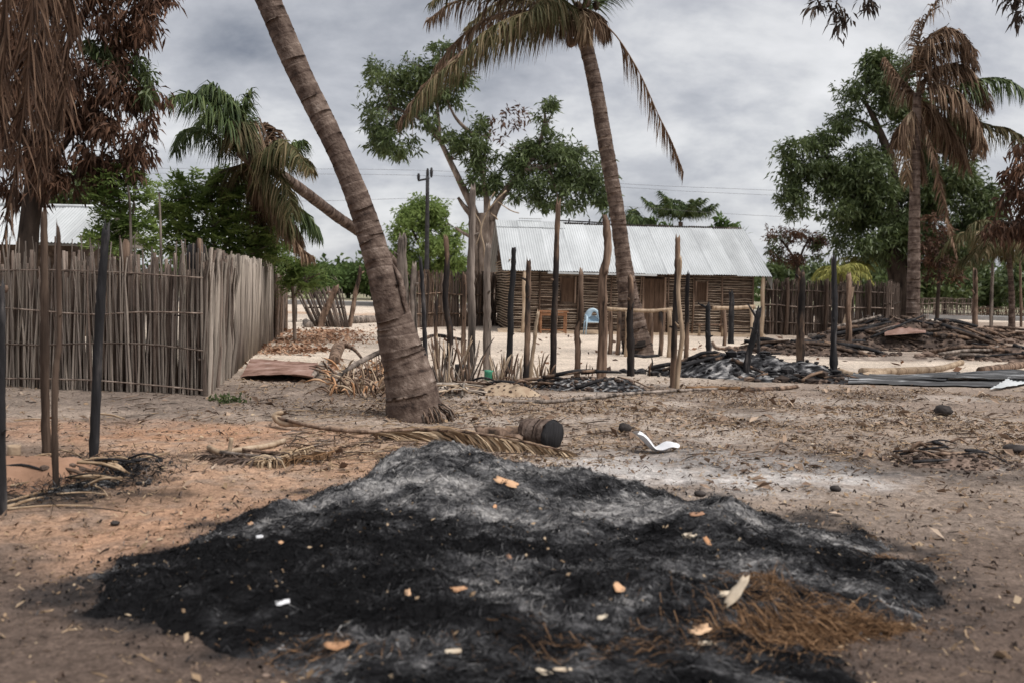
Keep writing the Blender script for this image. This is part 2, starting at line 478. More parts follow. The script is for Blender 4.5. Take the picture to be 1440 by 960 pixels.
def ash_material():
    """burnt thatch: char to white ash by the 'rnd' ash amount and streaky noise"""
    m = bpy.data.materials.new('ash_and_char')
    m.use_nodes = True
    N = m.node_tree.nodes; L = m.node_tree.links
    bs = N['Principled BSDF']
    at = N.new('ShaderNodeAttribute'); at.attribute_name = 'rnd'
    t = N.new('ShaderNodeTexCoord')
    mp = N.new('ShaderNodeMapping'); L.new(t.outputs['Object'], mp.inputs[0]); mp.inputs['Scale'].default_value = (1, 2.6, 2)
    mp.inputs['Rotation'].default_value = (0, 0, .5)
    n = N.new('ShaderNodeTexNoise'); L.new(mp.outputs[0], n.inputs['Vector']); n.inputs['Scale'].default_value = 9; n.inputs['Detail'].default_value = 8; n.inputs['Roughness'].default_value = .72; n.inputs['Distortion'].default_value = 1.2
    r = N.new('ShaderNodeMapRange'); L.new(n.outputs['Fac'], r.inputs[0]); r.inputs[1].default_value = .3; r.inputs[2].default_value = .7; r.inputs[3].default_value = -.30; r.inputs[4].default_value = .30
    a = N.new('ShaderNodeMath'); a.operation = 'ADD'; L.new(at.outputs['Fac'], a.inputs[0]); L.new(r.outputs[0], a.inputs[1])
    cr = N.new('ShaderNodeValToRGB'); L.new(a.outputs[0], cr.inputs[0])
    el = cr.color_ramp.elements
    st = [(0.05, (.008, .008, .009)), (.3, (.022, .022, .024)), (.5, (.062, .062, .066)), (.72, (.17, .167, .17)), (.97, (.42, .405, .395))]
    while len(el) < len(st): el.new(.5)
    for q, (p, c) in zip(el, st): q.position = p; q.color = (*c, 1)
    L.new(cr.outputs[0], bs.inputs['Base Color'])
    bs.inputs['Roughness'].default_value = .95; bs.inputs['Specular IOR Level'].default_value = .1
    b = N.new('ShaderNodeBump'); b.inputs['Strength'].default_value = .9; b.inputs['Distance'].default_value = .03
    L.new(n.outputs['Fac'], b.inputs['Height']); L.new(b.outputs[0], bs.inputs['Normal'])
    return m


M['ash'] = ash_material()

# ------------------------------------------------------------------ the ground
def axis(lo, hi, step, ends, grow):
    a = list(np.arange(lo, hi, step))
    s = step; x = hi
    while x < ends[1]:
        a.append(x); s *= grow; x += s
    a.append(ends[1])
    s = step; x = lo
    b = []
    while x > ends[0]:
        s *= grow; x -= s; b.append(max(x, ends[0]))
    return np.array(sorted(set(b + a)))


def blob(x, y, c, rx, ry, seed, edge=.45, wob=1.3):
    n = fbm(x * wob, y * wob, seed, 4)
    d = np.sqrt(((x - c[0]) / rx) ** 2 + ((y - c[1]) / ry) ** 2) + (n - .5) * 1.1
    return 1 - sstep(1 - edge, 1 + edge, d)


def heap_h(x, y):
    n = fbm(x * .9 + 3, y * .9, 91, 4)
    # distance to a wobbly outline, 0 at the middle, 1 at the rim
    cx = .12 + .03 * (y - 5.5); 
    rx = 2.32; 
    corner = np.clip((4.75 - y) / 1.0, 0, 1) * np.clip((-.55 - x) / .9, 0, 1.3)
    d = np.sqrt(((x - cx) / rx) ** 2 + ((y - 5.75) / np.where(y < 5.75, 2.35, 2.25)) ** 2) + (n - .5) * .42 + (fbm(x * 5, y * 5, 93, 3) - .5) * .22 + .42 * corner
    base = 1 - sstep(.55, 1.06, d)
    z = .12 * base
    z = z + .27 * np.exp(-((x + .58) / .55) ** 2 - ((y - 7.0) / .75) ** 2) * base
    z = z + .17 * np.exp(-((x - .35) / .75) ** 2 - ((y - 6.7) / .65) ** 2) * base
    z = z + .10 * np.exp(-((x - 1.6) / .8) ** 2 - ((y - 6.5) / .5) ** 2) * base
    z = z + .07 * np.exp(-((x + 1.2) / .7) ** 2 - ((y - 5.4) / .7) ** 2) * base
    z = z + .06 * np.exp(-((x - .6) / .6) ** 2 - ((y - 4.6) / .45) ** 2) * base
    lump = fbm(x * 2.6, y * 3.4, 95, 4) - .5
    fine = fbm(x * 9, y * 15, 99, 4) - .5
    crumb = fbm(x * 22, y * 26, 97, 3) - .5
    z = z + base * (lump * .20 + fine * .075 + crumb * .03)
    return z - .035 * (1 - sstep(.0, .3, base)), base, d


def soil_colour(x, y):
    c = np.empty(x.shape + (3,))
    near = np.array((.125, .092, .075)); mid = np.array((.30, .24, .197)); sand = np.array((.56, .475, .395))
    a = sstep(4.6, 9.0, y + (fbm(x * .8, y * .8, 31, 4) - .5) * 3)
    b = sstep(15.2, 19.5, y + (fbm(x * .5, y * .5, 41, 4) - .5) * 3.5)
    c[:] = near * (1 - a[..., None]) + mid * a[..., None]
    c = c * (1 - b[..., None]) + sand * b[..., None]
    grain = sstep(.30, .62, fbm(x * 5.5, y * 5.5, 201, 4, .6))
    def lay(m, col, k=1.0, gr=.55):
        nonlocal c
        m = (np.clip(m * (1 - gr) + gr * m * grain * 1.6, 0, 1) * k)[..., None]
        c = c * (1 - m) + np.array(col) * m
    p = G(290, 655); lay(blob(x, y, (p.x, p.y), 2.0, 2.1, 51), (.40, .25, .165), .85)
    p = G(330, 745); lay(blob(x, y, (p.x, p.y), .9, .8, 52), (.38, .225, .145), .6)
    p = G(120, 600); lay(blob(x, y, (p.x, p.y), 2.2, .8, 55), (.36, .19, .11), .55)
    p = G(330, 560); lay(blob(x, y, (p.x, p.y), 2.6, 1.6, 53), (.17, .135, .115), .7)          # trodden grey soil by the fence
    p = G(1010, 655); lay(blob(x, y, (p.x, p.y), 1.5, .95, 61, wob=2.5), (.48, .455, .44), .85)   # pale ash
    p = G(1060, 640); lay(blob(x, y, (p.x, p.y), 1.3, .9, 62, wob=3), (.09, .075, .07), .55)
    p = G(1330, 655); lay(blob(x, y, (p.x, p.y), .9, .7, 63, wob=2), (.06, .05, .046), .7)
    p = G(1240, 560); lay(blob(x, y, (p.x, p.y), 3.5, 2.5, 66, wob=1), (.19, .145, .12), .5)
    p = G(112, 668); lay(blob(x, y, (p.x, p.y), .55, .75, 64, wob=3), (.018, .016, .016), .95)   # charred patch by the posts
    p = G(70, 700); lay(blob(x, y, (p.x, p.y), .8, .4, 65, wob=3), (.03, .026, .024), .8)
    p = G(350, 640); lay(blob(x, y, (p.x, p.y), .7, .22, 67, wob=3), (.05, .04, .035), .7)
    p = G(1250, 500); lay(blob(x, y, (p.x, p.y), 3.4, 2.2, 68, wob=1.2), (.15, .12, .105), .8)
    p = G(1060, 528); lay(blob(x, y, (p.x, p.y), 2.6, 1.3, 69, wob=1.5), (.05, .046, .045), .85)
    p = G(780, 548); lay(blob(x, y, (p.x, p.y), 2.0, .6, 70, wob=1.5), (.16, .13, .11), .7)
    m = sstep(44, 47, y) * (1 - sstep(50, 54, y)); lay(m * sstep(.45, .6, fbm(x * .1, y * .4, 77, 3)), (.42, .27, .18), .8)
    m = sstep(7, 11, x - .12 * (y - 30)) * sstep(24, 30, y) * (1 - sstep(58, 62, y)); lay(m, (.22, .165, .13), .85)
    st = sstep(.52, .68, fbm(x * .7 + 9, y * .9, 211, 4)) * sstep(6, 8, y) * (1 - sstep(15, 18, y)); lay(st, (.13, .105, .09), .6)
    st = sstep(.55, .7, fbm(x * .9 + 30, y * 1.1, 215, 4)) * sstep(6, 8, y) * (1 - sstep(15, 18, y)) * sstep(-1.5, 0, x); lay(st, (.42, .37, .33), .5)
    if 'heap_h' in globals():
        hb = heap_h(x, y)[2]; lay(1 - sstep(.86, 1.16, hb + (fbm(x * 3, y * 3, 217, 4) - .5) * .5), (.03, .027, .027), .9, .7)
    g = sstep(76, 84, y); lay(g, (.13, .14, .07), .8)
    return np.clip(c, 0.01, .7)


gx = axis(-6.2, 6.2, .042, (-2500, 2500), 1.06)
gy = axis(2.6, 13.5, .042, (-400, 4000), 1.035)
X, Y = np.meshgrid(gx, gy)
Zg = gh(X, Y)
nx, ny = len(gx), len(gy)
idx = np.arange(nx * ny).reshape(ny, nx)
Fq = np.stack([idx[:-1, :-1], idx[:-1, 1:], idx[1:, 1:], idx[1:, :-1]], -1).reshape(-1, 4)
g_me = mesh_np('ground', np.stack([X, Y, Zg], -1).reshape(-1, 3), Fq, M['soil'], smooth=True, col=soil_colour(X, Y).reshape(-1, 3))
link('ground', g_me, kind='structure')

# the road beyond the yard, a raised strip with a low kerb
rb = MB()
for x0 in range(-300, 300, 20):
    rb.box((x0 + 10, 66.5, .05), (20, 5.5, .26))
rb.obj('road', M['road'], smooth=False, kind='structure')
kb = MB()
for x0 in range(-300, 300, 20):
    kb.box((x0 + 10, 63.55, .10), (20, .4, .30))
kb.obj('kerb', M['road'], smooth=False, kind='structure')


# ------------------------------------------------------------------ builders shared by many things
def post(name, top, base, wpx, m, label, cat='post', group=None, bend=(), depth=None, seed=0, jag=.09, fork=None, parent=None, k=1.0):
    """top/base in photo pixels; the base stands on the ground unless a depth is given"""
    b = G(*base) if depth is None else D(base[0], base[1], depth)
    d = b.y
    t = D(top[0], top[1], d)
    r = wpx / 2 / FPX * d * 1.06
    pts = [Vector((b.x, b.y, float(gh(b.x, b.y)) - .12)) if depth is None else b]
    for (f, ox) in bend:
        q = b.lerp(t, f); q.x += ox / FPX * d; pts.append(q)
    if not bend:
        rg = random.Random(seed + int(base[0]))
        for f in (.3, .55, .8):
            q = b.lerp(t, f); q.x += rg.uniform(-1, 1) * r * .38; q.y += rg.uniform(-1, 1) * r * .3; pts.append(q)
    pts.append(t)
    rg = random.Random(seed + int(base[0]) * 3)
    n = 34
    rad = [r * (1.08 - .30 * i / (n - 1)) * (1 + .10 * (rg.random() - .5)) * k for i in range(n)]
    for _ in range(3):                              # knots
        q = rg.randrange(4, n - 3); rad[q] *= 1.14; rad[q + 1] *= 1.08
    rad[-1] *= .78
    mb = MB().tube(pts, rad, 9, n, jit=.19, jag=jag, seed=int(base[0]))
    if parent is not None:
        return mb.obj(name, m, parent)
    root = mb.obj(name, m, None, label=label, cat=cat, group=group)
    rk = random.Random(int(base[0]) * 5)
    for _ in range(rk.choice((0, 1, 1, 2))):
        q = b.lerp(t, rk.uniform(.35, .9)); a = rk.uniform(3.3, 6.1)
        e = q + Vector((math.cos(a) * r * 2.1, math.sin(a) * r * 1.6, r * rk.uniform(.4, 1.8)))
        MB().tube([q, e], [r * .5, r * .26], 6, jit=.2, jag=.02).obj('knot', m, root)
    if fork:
        for (f, tx, ty, w2) in fork:
            q = b.lerp(t, f)
            MB().tube([q, q.lerp(D(tx, ty, d), .5), D(tx, ty, d)], [w2 / 2 / FPX * d, w2 / 2.6 / FPX * d, w2 / 4 / FPX * d], 6, 6, jit=.15, jag=.03).obj('branch_stub', m, root)
    return root


STICKS = []
for s_ in range(10):
    rg_ = random.Random(s_)
    p_ = [(0, 0, 0)] + [(rg_.uniform(-1.2, 1.2), rg_.uniform(-1.2, 1.2), f) for f in (.3, .6, .85)] + [(rg_.uniform(-1.5, 1.5), rg_.uniform(-1, 1), 1)]
    STICKS.append((p_, [rg_.uniform(.8, 1.1) * (1.1 - .35 * i / 4) for i in range(5)]))
_stick_mesh = {}


def stick_mesh(v, m):
    key = (v, m.name)
    if key not in _stick_mesh:
        # unit height; cross-section radius 1 (scaled per object)
        p, r = STICKS[v]
        mb = MB(); sides = 5
        for q, rr in zip(p, r):
            for a in range(sides):
                t = a / sides * 6.2832
                mb.v.append((q[0] + rr * math.cos(t), q[1] + rr * math.sin(t), q[2])); mb.r.append(.5)
        for i in range(4):
            for a in range(sides):
                c = (a + 1) % sides
                mb.f.append((i * 5 + a, i * 5 + c, i * 5 + 5 + c, i * 5 + 5 + a)); mb.mi.append(0)
        mb.f.append((24, 23, 22, 21, 20)[::-1]); mb.mi.append(0)
        _stick_mesh[key] = mb.mesh('stick', m)
    return _stick_mesh[key]


def reed_run(root, A, B, n, h, r, mats, rg, lean=.03, hj=.08, off=.03, limit=999, name='stick', zfun=True, tilt=None):
    """n upright sticks from A to B; the first `limit` are parts, the rest one part of kind stuff"""
    A = Vector(A); B = Vector(B)
    nrm = Vector((B.y - A.y, A.x - B.x, 0)).normalized()
    rest = MB()
    for i in range(n):
        f = (i + rg.uniform(-.35, .35)) / n
        p = A.lerp(B, f) + nrm * rg.uniform(-off, off)
        p.z = float(gh(p.x, p.y)) - .04
        hh = h * (1 + rg.uniform(-hj, hj)); rr = r * rg.uniform(.65, 1.3)
        ax, ay = rg.gauss(0, lean), rg.gauss(0, lean)
        if tilt: ax += tilt[0]; ay += tilt[1]
        m = rg.choice(mats)
        if i < limit:
            o = link(name, stick_mesh(rg.randrange(10), m), root)
            o.location = p; o.scale = (rr, rr, hh); o.rotation_euler = (ax, ay, rg.uniform(0, 6.28))
        else:
            t = p + Vector((ay, -ax, 1)) * hh
            rest.tube([p, p.lerp(t, .5) + Vector((rg.uniform(-1, 1), rg.uniform(-1, 1), 0)) * rr, t], [rr, rr, rr * .8], 4, rnd=rg.random())
    if rest.v:
        rest.obj(name + 's_far', mats[0], root, kind='stuff')


def rails(root, A, B, zs, r, m, rg, off=.05, seg=6, name='rail'):
    A = Vector(A); B = Vector(B)
    nrm = Vector((B.y - A.y, A.x - B.x, 0)).normalized()
    for z in zs:
        pts = []
        for i in range(seg + 1):
            p = A.lerp(B, i / seg) + nrm * (off + rg.uniform(-.01, .01))
            p.z = float(gh(p.x, p.y)) + z + rg.uniform(-.035, .035)
            pts.append(p)
        MB().tube(pts, r, 5, seg * 3, jit=.2, seed=int(z * 100)).obj(name, m, root)


def leaves(clusters, n, L, W, droop, seed, nl=8, fill=.45, spread=.9):
    """rosettes of pointed leaves through ellipsoid clusters [(centre, (rx, ry, rz)), ...]"""
    rg = np.random.default_rng(seed)
    vol = np.array([c[1][0] * c[1][1] * c[1][2] for c in clusters]) ** (2 / 3)
    cnt = np.maximum((n * vol / vol.sum()).astype(int), 6)
    P, O, K = [], [], []
    for (c, r), k in zip(clusters, cnt):
        r = np.array(r)
        ns = max(5, min(16, k // 10))
        sd = rg.normal(size=(ns, 3)); sd /= np.linalg.norm(sd, axis=1)[:, None]
        sr = rg.uniform(.35, 1.0, ns) ** fill
        sub = np.array(list(c)) + sd * sr[:, None] * r * .92
        rad = rg.uniform(.20, .46, ns)
        tone = rg.random(ns)
        wgt = rad ** 2; wgt /= wgt.sum()
        which = rg.choice(ns, k, p=wgt)
        off = rg.normal(size=(k, 3)) * .55
        off[:, 2] *= .8
        P.append(sub[which] + off * rad[which][:, None] * r)
        O.append(off / (np.linalg.norm(off, axis=1)[:, None] + 1e-6) * .6 + sd[which] * .5)
        K.append(np.clip(.6 * tone[which] + .4 * rg.random(k), 0, 1))
    P = np.vstack(P); O = np.vstack(O); K = np.concatenate(K)
    m = len(P)
    P = np.repeat(P, nl, 0); O = np.repeat(O, nl, 0); K = np.repeat(K, nl)
    N = len(P)
    d = rg.normal(size=(N, 3)) * spread + O * .55 + np.array((0, 0, -droop))
    d /= np.linalg.norm(d, axis=1)[:, None]
    s = np.cross(d, rg.normal(size=(N, 3))); s /= np.linalg.norm(s, axis=1)[:, None] + 1e-9
    l = L * (.6 + .7 * rg.random(N))[:, None]; w = W * (.7 + .6 * rg.random(N))[:, None]
    base = P + d * l * .1 + rg.normal(size=(N, 3)) * L * .32
    mid = base + d * l * .5
    tip = base + d * l + np.array((0, 0, -1.0)) * l * droop * .25
    V = np.stack([base, mid + s * w * .5, tip, mid - s * w * .5], 1).reshape(-1, 3)
    F = np.arange(N * 4).reshape(N, 4)
    rn = np.clip(.55 * K + .45 * rg.random(N), 0, 1)
    return V, F, np.repeat(rn, 4)


def sprays(centres, n, L, seed, leaf=.05, droop=.3, nl=16):
    """feathery compound leaves"""
    rg = np.random.default_rng(seed)
    Vs, rn = [], []
    vol = np.array([c[1][0] * c[1][1] * c[1][2] for c in centres]) ** (2 / 3)
    cnt = np.maximum((n * vol / vol.sum()).astype(int), 4)
    for (c, r), k in zip(centres, cnt):
        d = rg.normal(size=(k, 3)); d /= np.linalg.norm(d, axis=1)[:, None]
        p = np.array(list(c)) + d * (rg.random(k) ** .4)[:, None] * np.array(r)
        ax = d * np.array((1, 1, .25)) + rg.normal(size=(k, 3)) * .35 + np.array((0, 0, .15)); ax /= np.linalg.norm(ax, axis=1)[:, None]
        sd = np.cross(ax, np.array((0, 0, 1.0)) + rg.normal(size=(k, 3)) * .35); sd /= np.linalg.norm(sd, axis=1)[:, None]
        tone = rg.random(k)
        for j in range(nl):
            t = (j // 2 + 1) / (nl / 2); s = 1 if j % 2 else -1
            b = p + ax * (L * t) + np.array((0, 0, -1)) * (droop * L * t * t)
            ll = leaf * (1.5 - .8 * t) * (.8 + .4 * rg.random((k, 1)))
            out = sd * s + ax * .5 + rg.normal(size=(k, 3)) * .25
            m1 = b + out * ll * .8 + ax * ll * .45; m2 = b + out * ll * .8 - ax * ll * .45
            Vs.append(np.stack([b, m1, b + out * ll * 1.7, m2], 1)); rn.append(np.clip(tone * .7 + rg.random(k) * .3, 0, 1))
    V = np.concatenate(Vs).reshape(-1, 3)
    return V, np.arange(len(V)).reshape(-1, 4), np.repeat(np.concatenate(rn), 4)


def foliage(name, data, m, parent):
    V, F, rn = data
    return link(name, mesh_np(name, V, F, m, rnd=rn), parent)


def cl(items, d):
    """clusters given in photo pixels at depth d: (px, py, rx, ry[, depth offset])"""
    out = []
    for it in items:
        px, py, rx, ry = it[:4]; o = it[4] if len(it) > 4 else 0
        k = (d + o) / FPX
        out.append((D(px, py, d + o), (rx * k, (rx + ry) * .5 * k, ry * k)))
    return out


def limbs(root, paths, m, d, sides=8):
    """paths: list of ([(px, py, depth offset), ...], w0, w1) in photo pixels"""
    for i, (pts, w0, w1) in enumerate(paths):
        P = [D(p[0], p[1], d + (p[2] if len(p) > 2 else 0)) for p in pts]
        if i == 0:
            P[0].z = float(gh(P[0].x, P[0].y)) - .1
        n = max(8, len(P) * 4)
        MB().tube(P, [w0 / 2 / FPX * d, w1 / 2 / FPX * d], sides, n, jit=.1, seed=i * 7).obj('trunk' if i == 0 else 'limb', m, root)


def twigs(root, clusters, starts, m, n, seed, r0=.02):
    rg = random.Random(seed)
    mb = MB()
    for c, r in clusters:
        s = min(starts, key=lambda q: (q - c).length)
        for _ in range(n):
            e = c + Vector((rg.gauss(0, .45) * r[0], rg.gauss(0, .45) * r[1], rg.gauss(0, .45) * r[2]))
            mid = s.lerp(e, .5) + Vector((rg.uniform(-1, 1), rg.uniform(-1, 1), rg.uniform(0, 1))) * (e - s).length * .12
            mb.tube([s, mid, e], [r0 * 1.6, r0, r0 * .35], 4, 7)
    mb.obj('twigs', m, root, kind='stuff')


def frond(parent, path, L0, n, droop, m, seed, w=.032, start=.12, sides=(-1, 1), r=.022, hang=None, name='frond', fwd=.55, rough=.25):
    """a palm leaf: rachis along path (3D points), leaflets with a given droop"""
    rg = random.Random(seed)
    n = int(n * 1.55); w = w * 1.12
    P = resample(path, 26)
    T, _, _ = frames(P)
    mb = MB()
    mb.tube(P, [r, r * .75, r * .5, r * .18], 5, 18, rnd=.7)
    V, F, RR = mb.v, mb.f, mb.r
    for i in range(n):
        t = start + (1 - start) * (i + rg.random() * .8) / n
        k = min(int(t * 25), 24); u = t * 25 - k
        p0 = Vector(P[k] * (1 - u) + P[min(k + 1, 25)] * u); tv = Vector(T[k])
        sd = tv.cross(Vector((0, 0, 1)))
        if sd.length < .25:
            sd = Vector((.8, -.5, 0))
        sd.normalize()
        L = 1.25 * L0 * (.35 + .65 * math.sin(math.pi * min(1, (.12 + .88 * t) ** .85))) * rg.uniform(.75, 1.15)
        for s in sides:
            if rg.random() < .06: continue
            d = sd * s * rg.uniform(.7, 1.1) + tv * fwd * rg.uniform(.7, 1.5) + Vector((rg.gauss(0, rough), rg.gauss(0, rough), rg.gauss(.15, rough)))
            d.normalize()
            wv = d.cross(Vector((rg.gauss(0, 1), rg.gauss(0, 1), rg.gauss(0, .6)))).normalized()
            p = p0.copy(); tone = rg.random(); b0 = len(V)
            for q, ww in enumerate((1.0, .95, .6, .08)):
                for sg in (-1, 1):
                    V.append(tuple(p + wv * sg * w * .5 * ww)); RR.append(tone)
                dd = (d + Vector((0, 0, -1)) * droop * (q + .6) * rg.uniform(.8, 1.2)).normalized()
                p = p + dd * (L / 3)
            for q in range(3):
                a = b0 + q * 2
                F.append((a, a + 1, a + 3, a + 2)); mb.mi.append(0)
    return mb.obj(name, m, parent)


def palm_trunk(root, pts, radii, seed, m, ring=(.07, .13), sides=20, name='trunk', rough=.05):
    P0 = resample(pts, 200)
    s = np.concatenate([[0], np.cumsum(np.linalg.norm(np.diff(P0, axis=0), axis=1))])
    rg = np.random.default_rng(seed)
    total = s[-1]
    stations = []                     # (arc length, radius factor, tone)
    a = 0.0
    while a < total:
        ds = rg.uniform(*ring); tone = rg.uniform(.25, .85)
        stations += [(a, 1.022, .95 if rg.random() < .5 else .08), (a + .14 * ds, .992, .1 if rg.random() < .6 else tone), (a + .34 * ds, .99, tone), (a + .86 * ds, 1.008, tone * .8 + .1)]
        a += ds
    mb = MB()
    ang = np.linspace(0, 2 * math.pi, sides, endpoint=False)
    sa = np.array([q[0] for q in stations]).clip(0, total)
    PP = np.stack([np.interp(sa, s, P0[:, k]) for k in range(3)], 1)
    RRr = np.interp(sa / total, np.linspace(0, 1, len(radii)), radii)
    T, N, Bn = frames(resample(PP[::max(1, len(PP) // 40)], len(PP)))
    ph = 0; tl = 0
    col = np.repeat(rg.random((1, sides)), 1, 0)
    for i, (st, p) in enumerate(zip(stations, PP)):
        if i % 4 == 0:
            ph = rg.random() * 6.28; tl = rg.uniform(0, .22)
        for j in range(sides):
            nz = float(vnoise(np.array(j * .9), np.array(sa[i] * 7), seed))
            r = RRr[i] * (st[1] + rough * (nz - .5) * 2)
            q = p + r * (math.cos(ang[j]) * N[i] + math.sin(ang[j]) * Bn[i]) + T[i] * RRr[i] * tl * math.cos(ang[j] - ph)
            mb.v.append(tuple(q)); mb.r.append(min(1, max(0, st[2] + (nz - .5) * .55)))
    mm = len(stations)
    for i in range(mm - 1):
        for j in range(sides):
            c = (j + 1) % sides
            mb.f.append((i * sides + j, i * sides + c, (i + 1) * sides + c, (i + 1) * sides + j)); mb.mi.append(0)
    mb.f.append(tuple((mm - 1) * sides + j for j in range(sides))); mb.mi.append(0)
    return mb.obj(name, m, root)


def dpath(pts, d):
    return [D(p[0], p[1], d + (p[2] if len(p) > 2 else 0)) for p in pts]

# ------------------------------------------------------------------ the stick house with the metal roof
def build_house():
    A = G(716, 467)
    rot = R(6)
    u = Vector((math.cos(rot), math.sin(rot), 0)); v = Vector((-math.sin(rot), math.cos(rot), 0))
    root = thing('stick_house', 'long mud and stick house with pale corrugated metal gable roof', 'house', loc=(A.x, A.y, 0))
    L, W = 8.45, 5.6
    zg = -0.05
    def P(a, b, z): return A + u * a + v * b + Vector((0, 0, z - A.z))
    R3 = Matrix.Rotation(rot, 3, 'Z')
    eave_z, ridge_z, over = 2.06, 3.9, .42
    def slope(b):                                  # roof height over the front half at depth b
        return eave_z + (ridge_z - eave_z) * (b + over) / (W / 2 + over)
    # mud core: front wall split round the door and windows
    door = (4.55, 5.35); win1 = (1.72, 2.22, 1.05, 1.85); win2 = (6.4, 6.8, 1.2, 1.8)
    wb = MB()
    top = slope(0) - .04
    def wall(a0, a1, z0, z1): wb.box(P((a0 + a1) / 2, .12, (z0 + z1) / 2), (a1 - a0, .12, z1 - z0), R3)
    wall(0, win1[0], zg, top); wall(win1[0], win1[1], zg, win1[2]); wall(win1[0], win1[1], win1[3], top)
    wall(win1[1], door[0], zg, top); wall(door[0], door[1], 1.95, top)
    wall(door[1], win2[0], zg, top); wall(win2[0], win2[1], zg, win2[2]); wall(win2[0], win2[1], win2[3], top)
    wall(win2[1], L, zg, top)
    wb.obj('front_wall', M['mud'], root, smooth=False)
    for a in (.12, L - .12):                       # gable walls as thick pentagons
        sb = MB()
        b0 = len(sb.v)
        for da in (-.06, .06):
            for b, z in ((.19, zg), (W - .19, zg), (W - .19, top), (W / 2, slope(W / 2) - .06), (.19, top)):
                sb.v.append(tuple(P(a + da, b, z))); sb.r.append(.5)
        sb.f += [tuple(b0 + i for i in (0, 1, 2, 3, 4)), tuple(b0 + 5 + i for i in (4, 3, 2, 1, 0))]
        sb.mi += [0, 0]
        for i in range(5):
            j = (i + 1) % 5
            sb.f.append((b0 + i, b0 + 5 + i, b0 + 5 + j, b0 + j)); sb.mi.append(0)
        sb.obj('gable_wall', M['mud'], root, smooth=False)
    MB().box(P(L / 2, W - .12, (zg + top) / 2), (L - .4, .12, top - zg), R3).obj('back_wall', M['mud'], root, smooth=False)
    # laths: front, in stretches between the uprights
    rg = random.Random(5)
    ups = [0.05, 1.0, 2.35, 3.45, 4.5, 5.42, 6.3, 7.3, 8.4]
    nrow = 25
    for r_ in range(nrow):
        z0 = .10 + r_ * (top - .16) / nrow
        for a0, a1 in zip(ups[:-1], ups[1:]):
            if a0 < door[0] and a1 > door[1] - .01: continue
            segs = [(a0, a1)]
            for wn_ in (win1, win2):
                if a0 <= wn_[0] and a1 >= wn_[1] and wn_[2] - .04 < z0 < wn_[3] + .04:
                    segs = [(a0, wn_[0] - .05), (wn_[1] + .05, a1)]
            if rg.random() < .06: continue
            for s0, s1 in segs:
                if s1 - s0 < .1: continue
                zz0, zz1 = z0 + rg.uniform(-.022, .022), z0 + rg.uniform(-.022, .022)
                k = 4
                pts = [P(s0 - .04 + (s1 - s0 + .08) * i / k, .025 + rg.uniform(-.012, .012), zz0 + (zz1 - zz0) * i / k + rg.uniform(-.014, .014)) for i in range(k + 1)]
                MB().tube(pts, [rg.uniform(.010, .019)], 5, seed=r_).obj('lath', M['lath'], root)
    for r_ in range(26):                           # gable laths, sagging
        z0 = .12 + r_ * .092
        pts = [P(-.01 + rg.uniform(-.02, .02), .05 + (W - .1) * i / 7, z0 + rg.uniform(-.014, .014) - .012 * math.sin(i)) for i in range(8)]
        MB().tube(pts, [rg.uniform(.02, .03)], 5, 14).obj('lath', M['pale'], root)
    for r_ in range(14):                           # reeds in the gable triangle
        b = .6 + r_ * .32
        zt = slope(b if b < W / 2 else W - b) - .1
        MB().tube([P(-.02, b, 2.3), P(-.03, b + .05, zt)], [.025], 5).obj('gable_reed', M['brown'], root)
    for a in ups:
        MB().tube([P(a, -.02, zg), P(a + rg.uniform(-.05, .05), -.02, 1), P(a, -.02, top)], [.033, .03, .028], 6).obj('wall_upright', M['brown'], root)
    # door and windows
    d0 = MB()
    d0.box(P((door[0] + door[1]) / 2, .06, .93), (door[1] - door[0] - .1, .04, 1.96), R3)
    dd = d0.obj('door', M['door'], root, smooth=False)
    for a in (door[0] + .02, door[1] - .02):
        MB().box(P(a, .03, .95), (.07, .1, 2.02), R3).obj('door_frame', M['brown'], dd, smooth=False)
    for k in range(4):
        MB().box(P(door[0] + .14 + k * .175, .033, .93), (.16, .02, 1.9), R3).obj('door_board', M['door'], dd, smooth=False)
    for wn_ in (win1, win2):
        ws = MB().box(P((wn_[0] + wn_[1]) / 2, .08, (wn_[2] + wn_[3]) / 2), (wn_[1] - wn_[0], .03, wn_[3] - wn_[2]), R3).obj('window_shutter', M['door'], root, smooth=False)
        for a in (wn_[0], wn_[1]):
            MB().box(P(a, .035, (wn_[2] + wn_[3]) / 2), (.05, .09, wn_[3] - wn_[2] + .1), R3).obj('shutter_frame', M['brown'], ws, smooth=False)
    # roof sheets, corrugated
    def sheet(a0, a1, b0, b1, lift, m, name='roof_sheet', back=False, parent=root, slip=0.0, skew=0.0):
        n = 37
        def fn(s, t):
            a = a0 + (a1 - a0) * s; b = b0 + (b1 - b0) * t + skew * s
            z = slope(b if b <= W / 2 else W - b) + lift + .016 * math.sin(s * (a1 - a0) / .085 * 6.283)
            return P(a + slip * t, b, z)
        o = MB().grid(fn, n, 3).obj(name, m, parent)
        return o
    a = -.28; i = 0
    while a < L + .42:
        a1 = min(a + .80, L + .47)
        split = a < 1.55
        top_b = 2.42 if split else W / 2 - .16
        sheet(a - .03, a1, -over + rg.uniform(-.035, .02), top_b + rg.uniform(-.012, .012), .004 + .012 * (i % 2), M['zinc'], skew=rg.uniform(-.02, .02))
        if split:
            sheet(a - .03, a1 + .06, 2.3, W / 2 + .03, .03 + .01 * (i % 2), M['zinc'])
        sheet(a - .03, a1, W + over, W / 2 + .02, .004 + .012 * (i % 2), M['zinc'], back=True)
        a = a1; i += 1
    MB().grid(lambda s, t: P(.55 + .85 * s, W / 2 - .05 + .3 * t, ridge_z + .10 + .012 * math.sin(s * 60)), 37, 2).obj('ridge_sheet', M['zinc'], root)
    for (a, b) in ((1.5, 4.2), (4.2, L + .3)):     # eave flashing
        pass
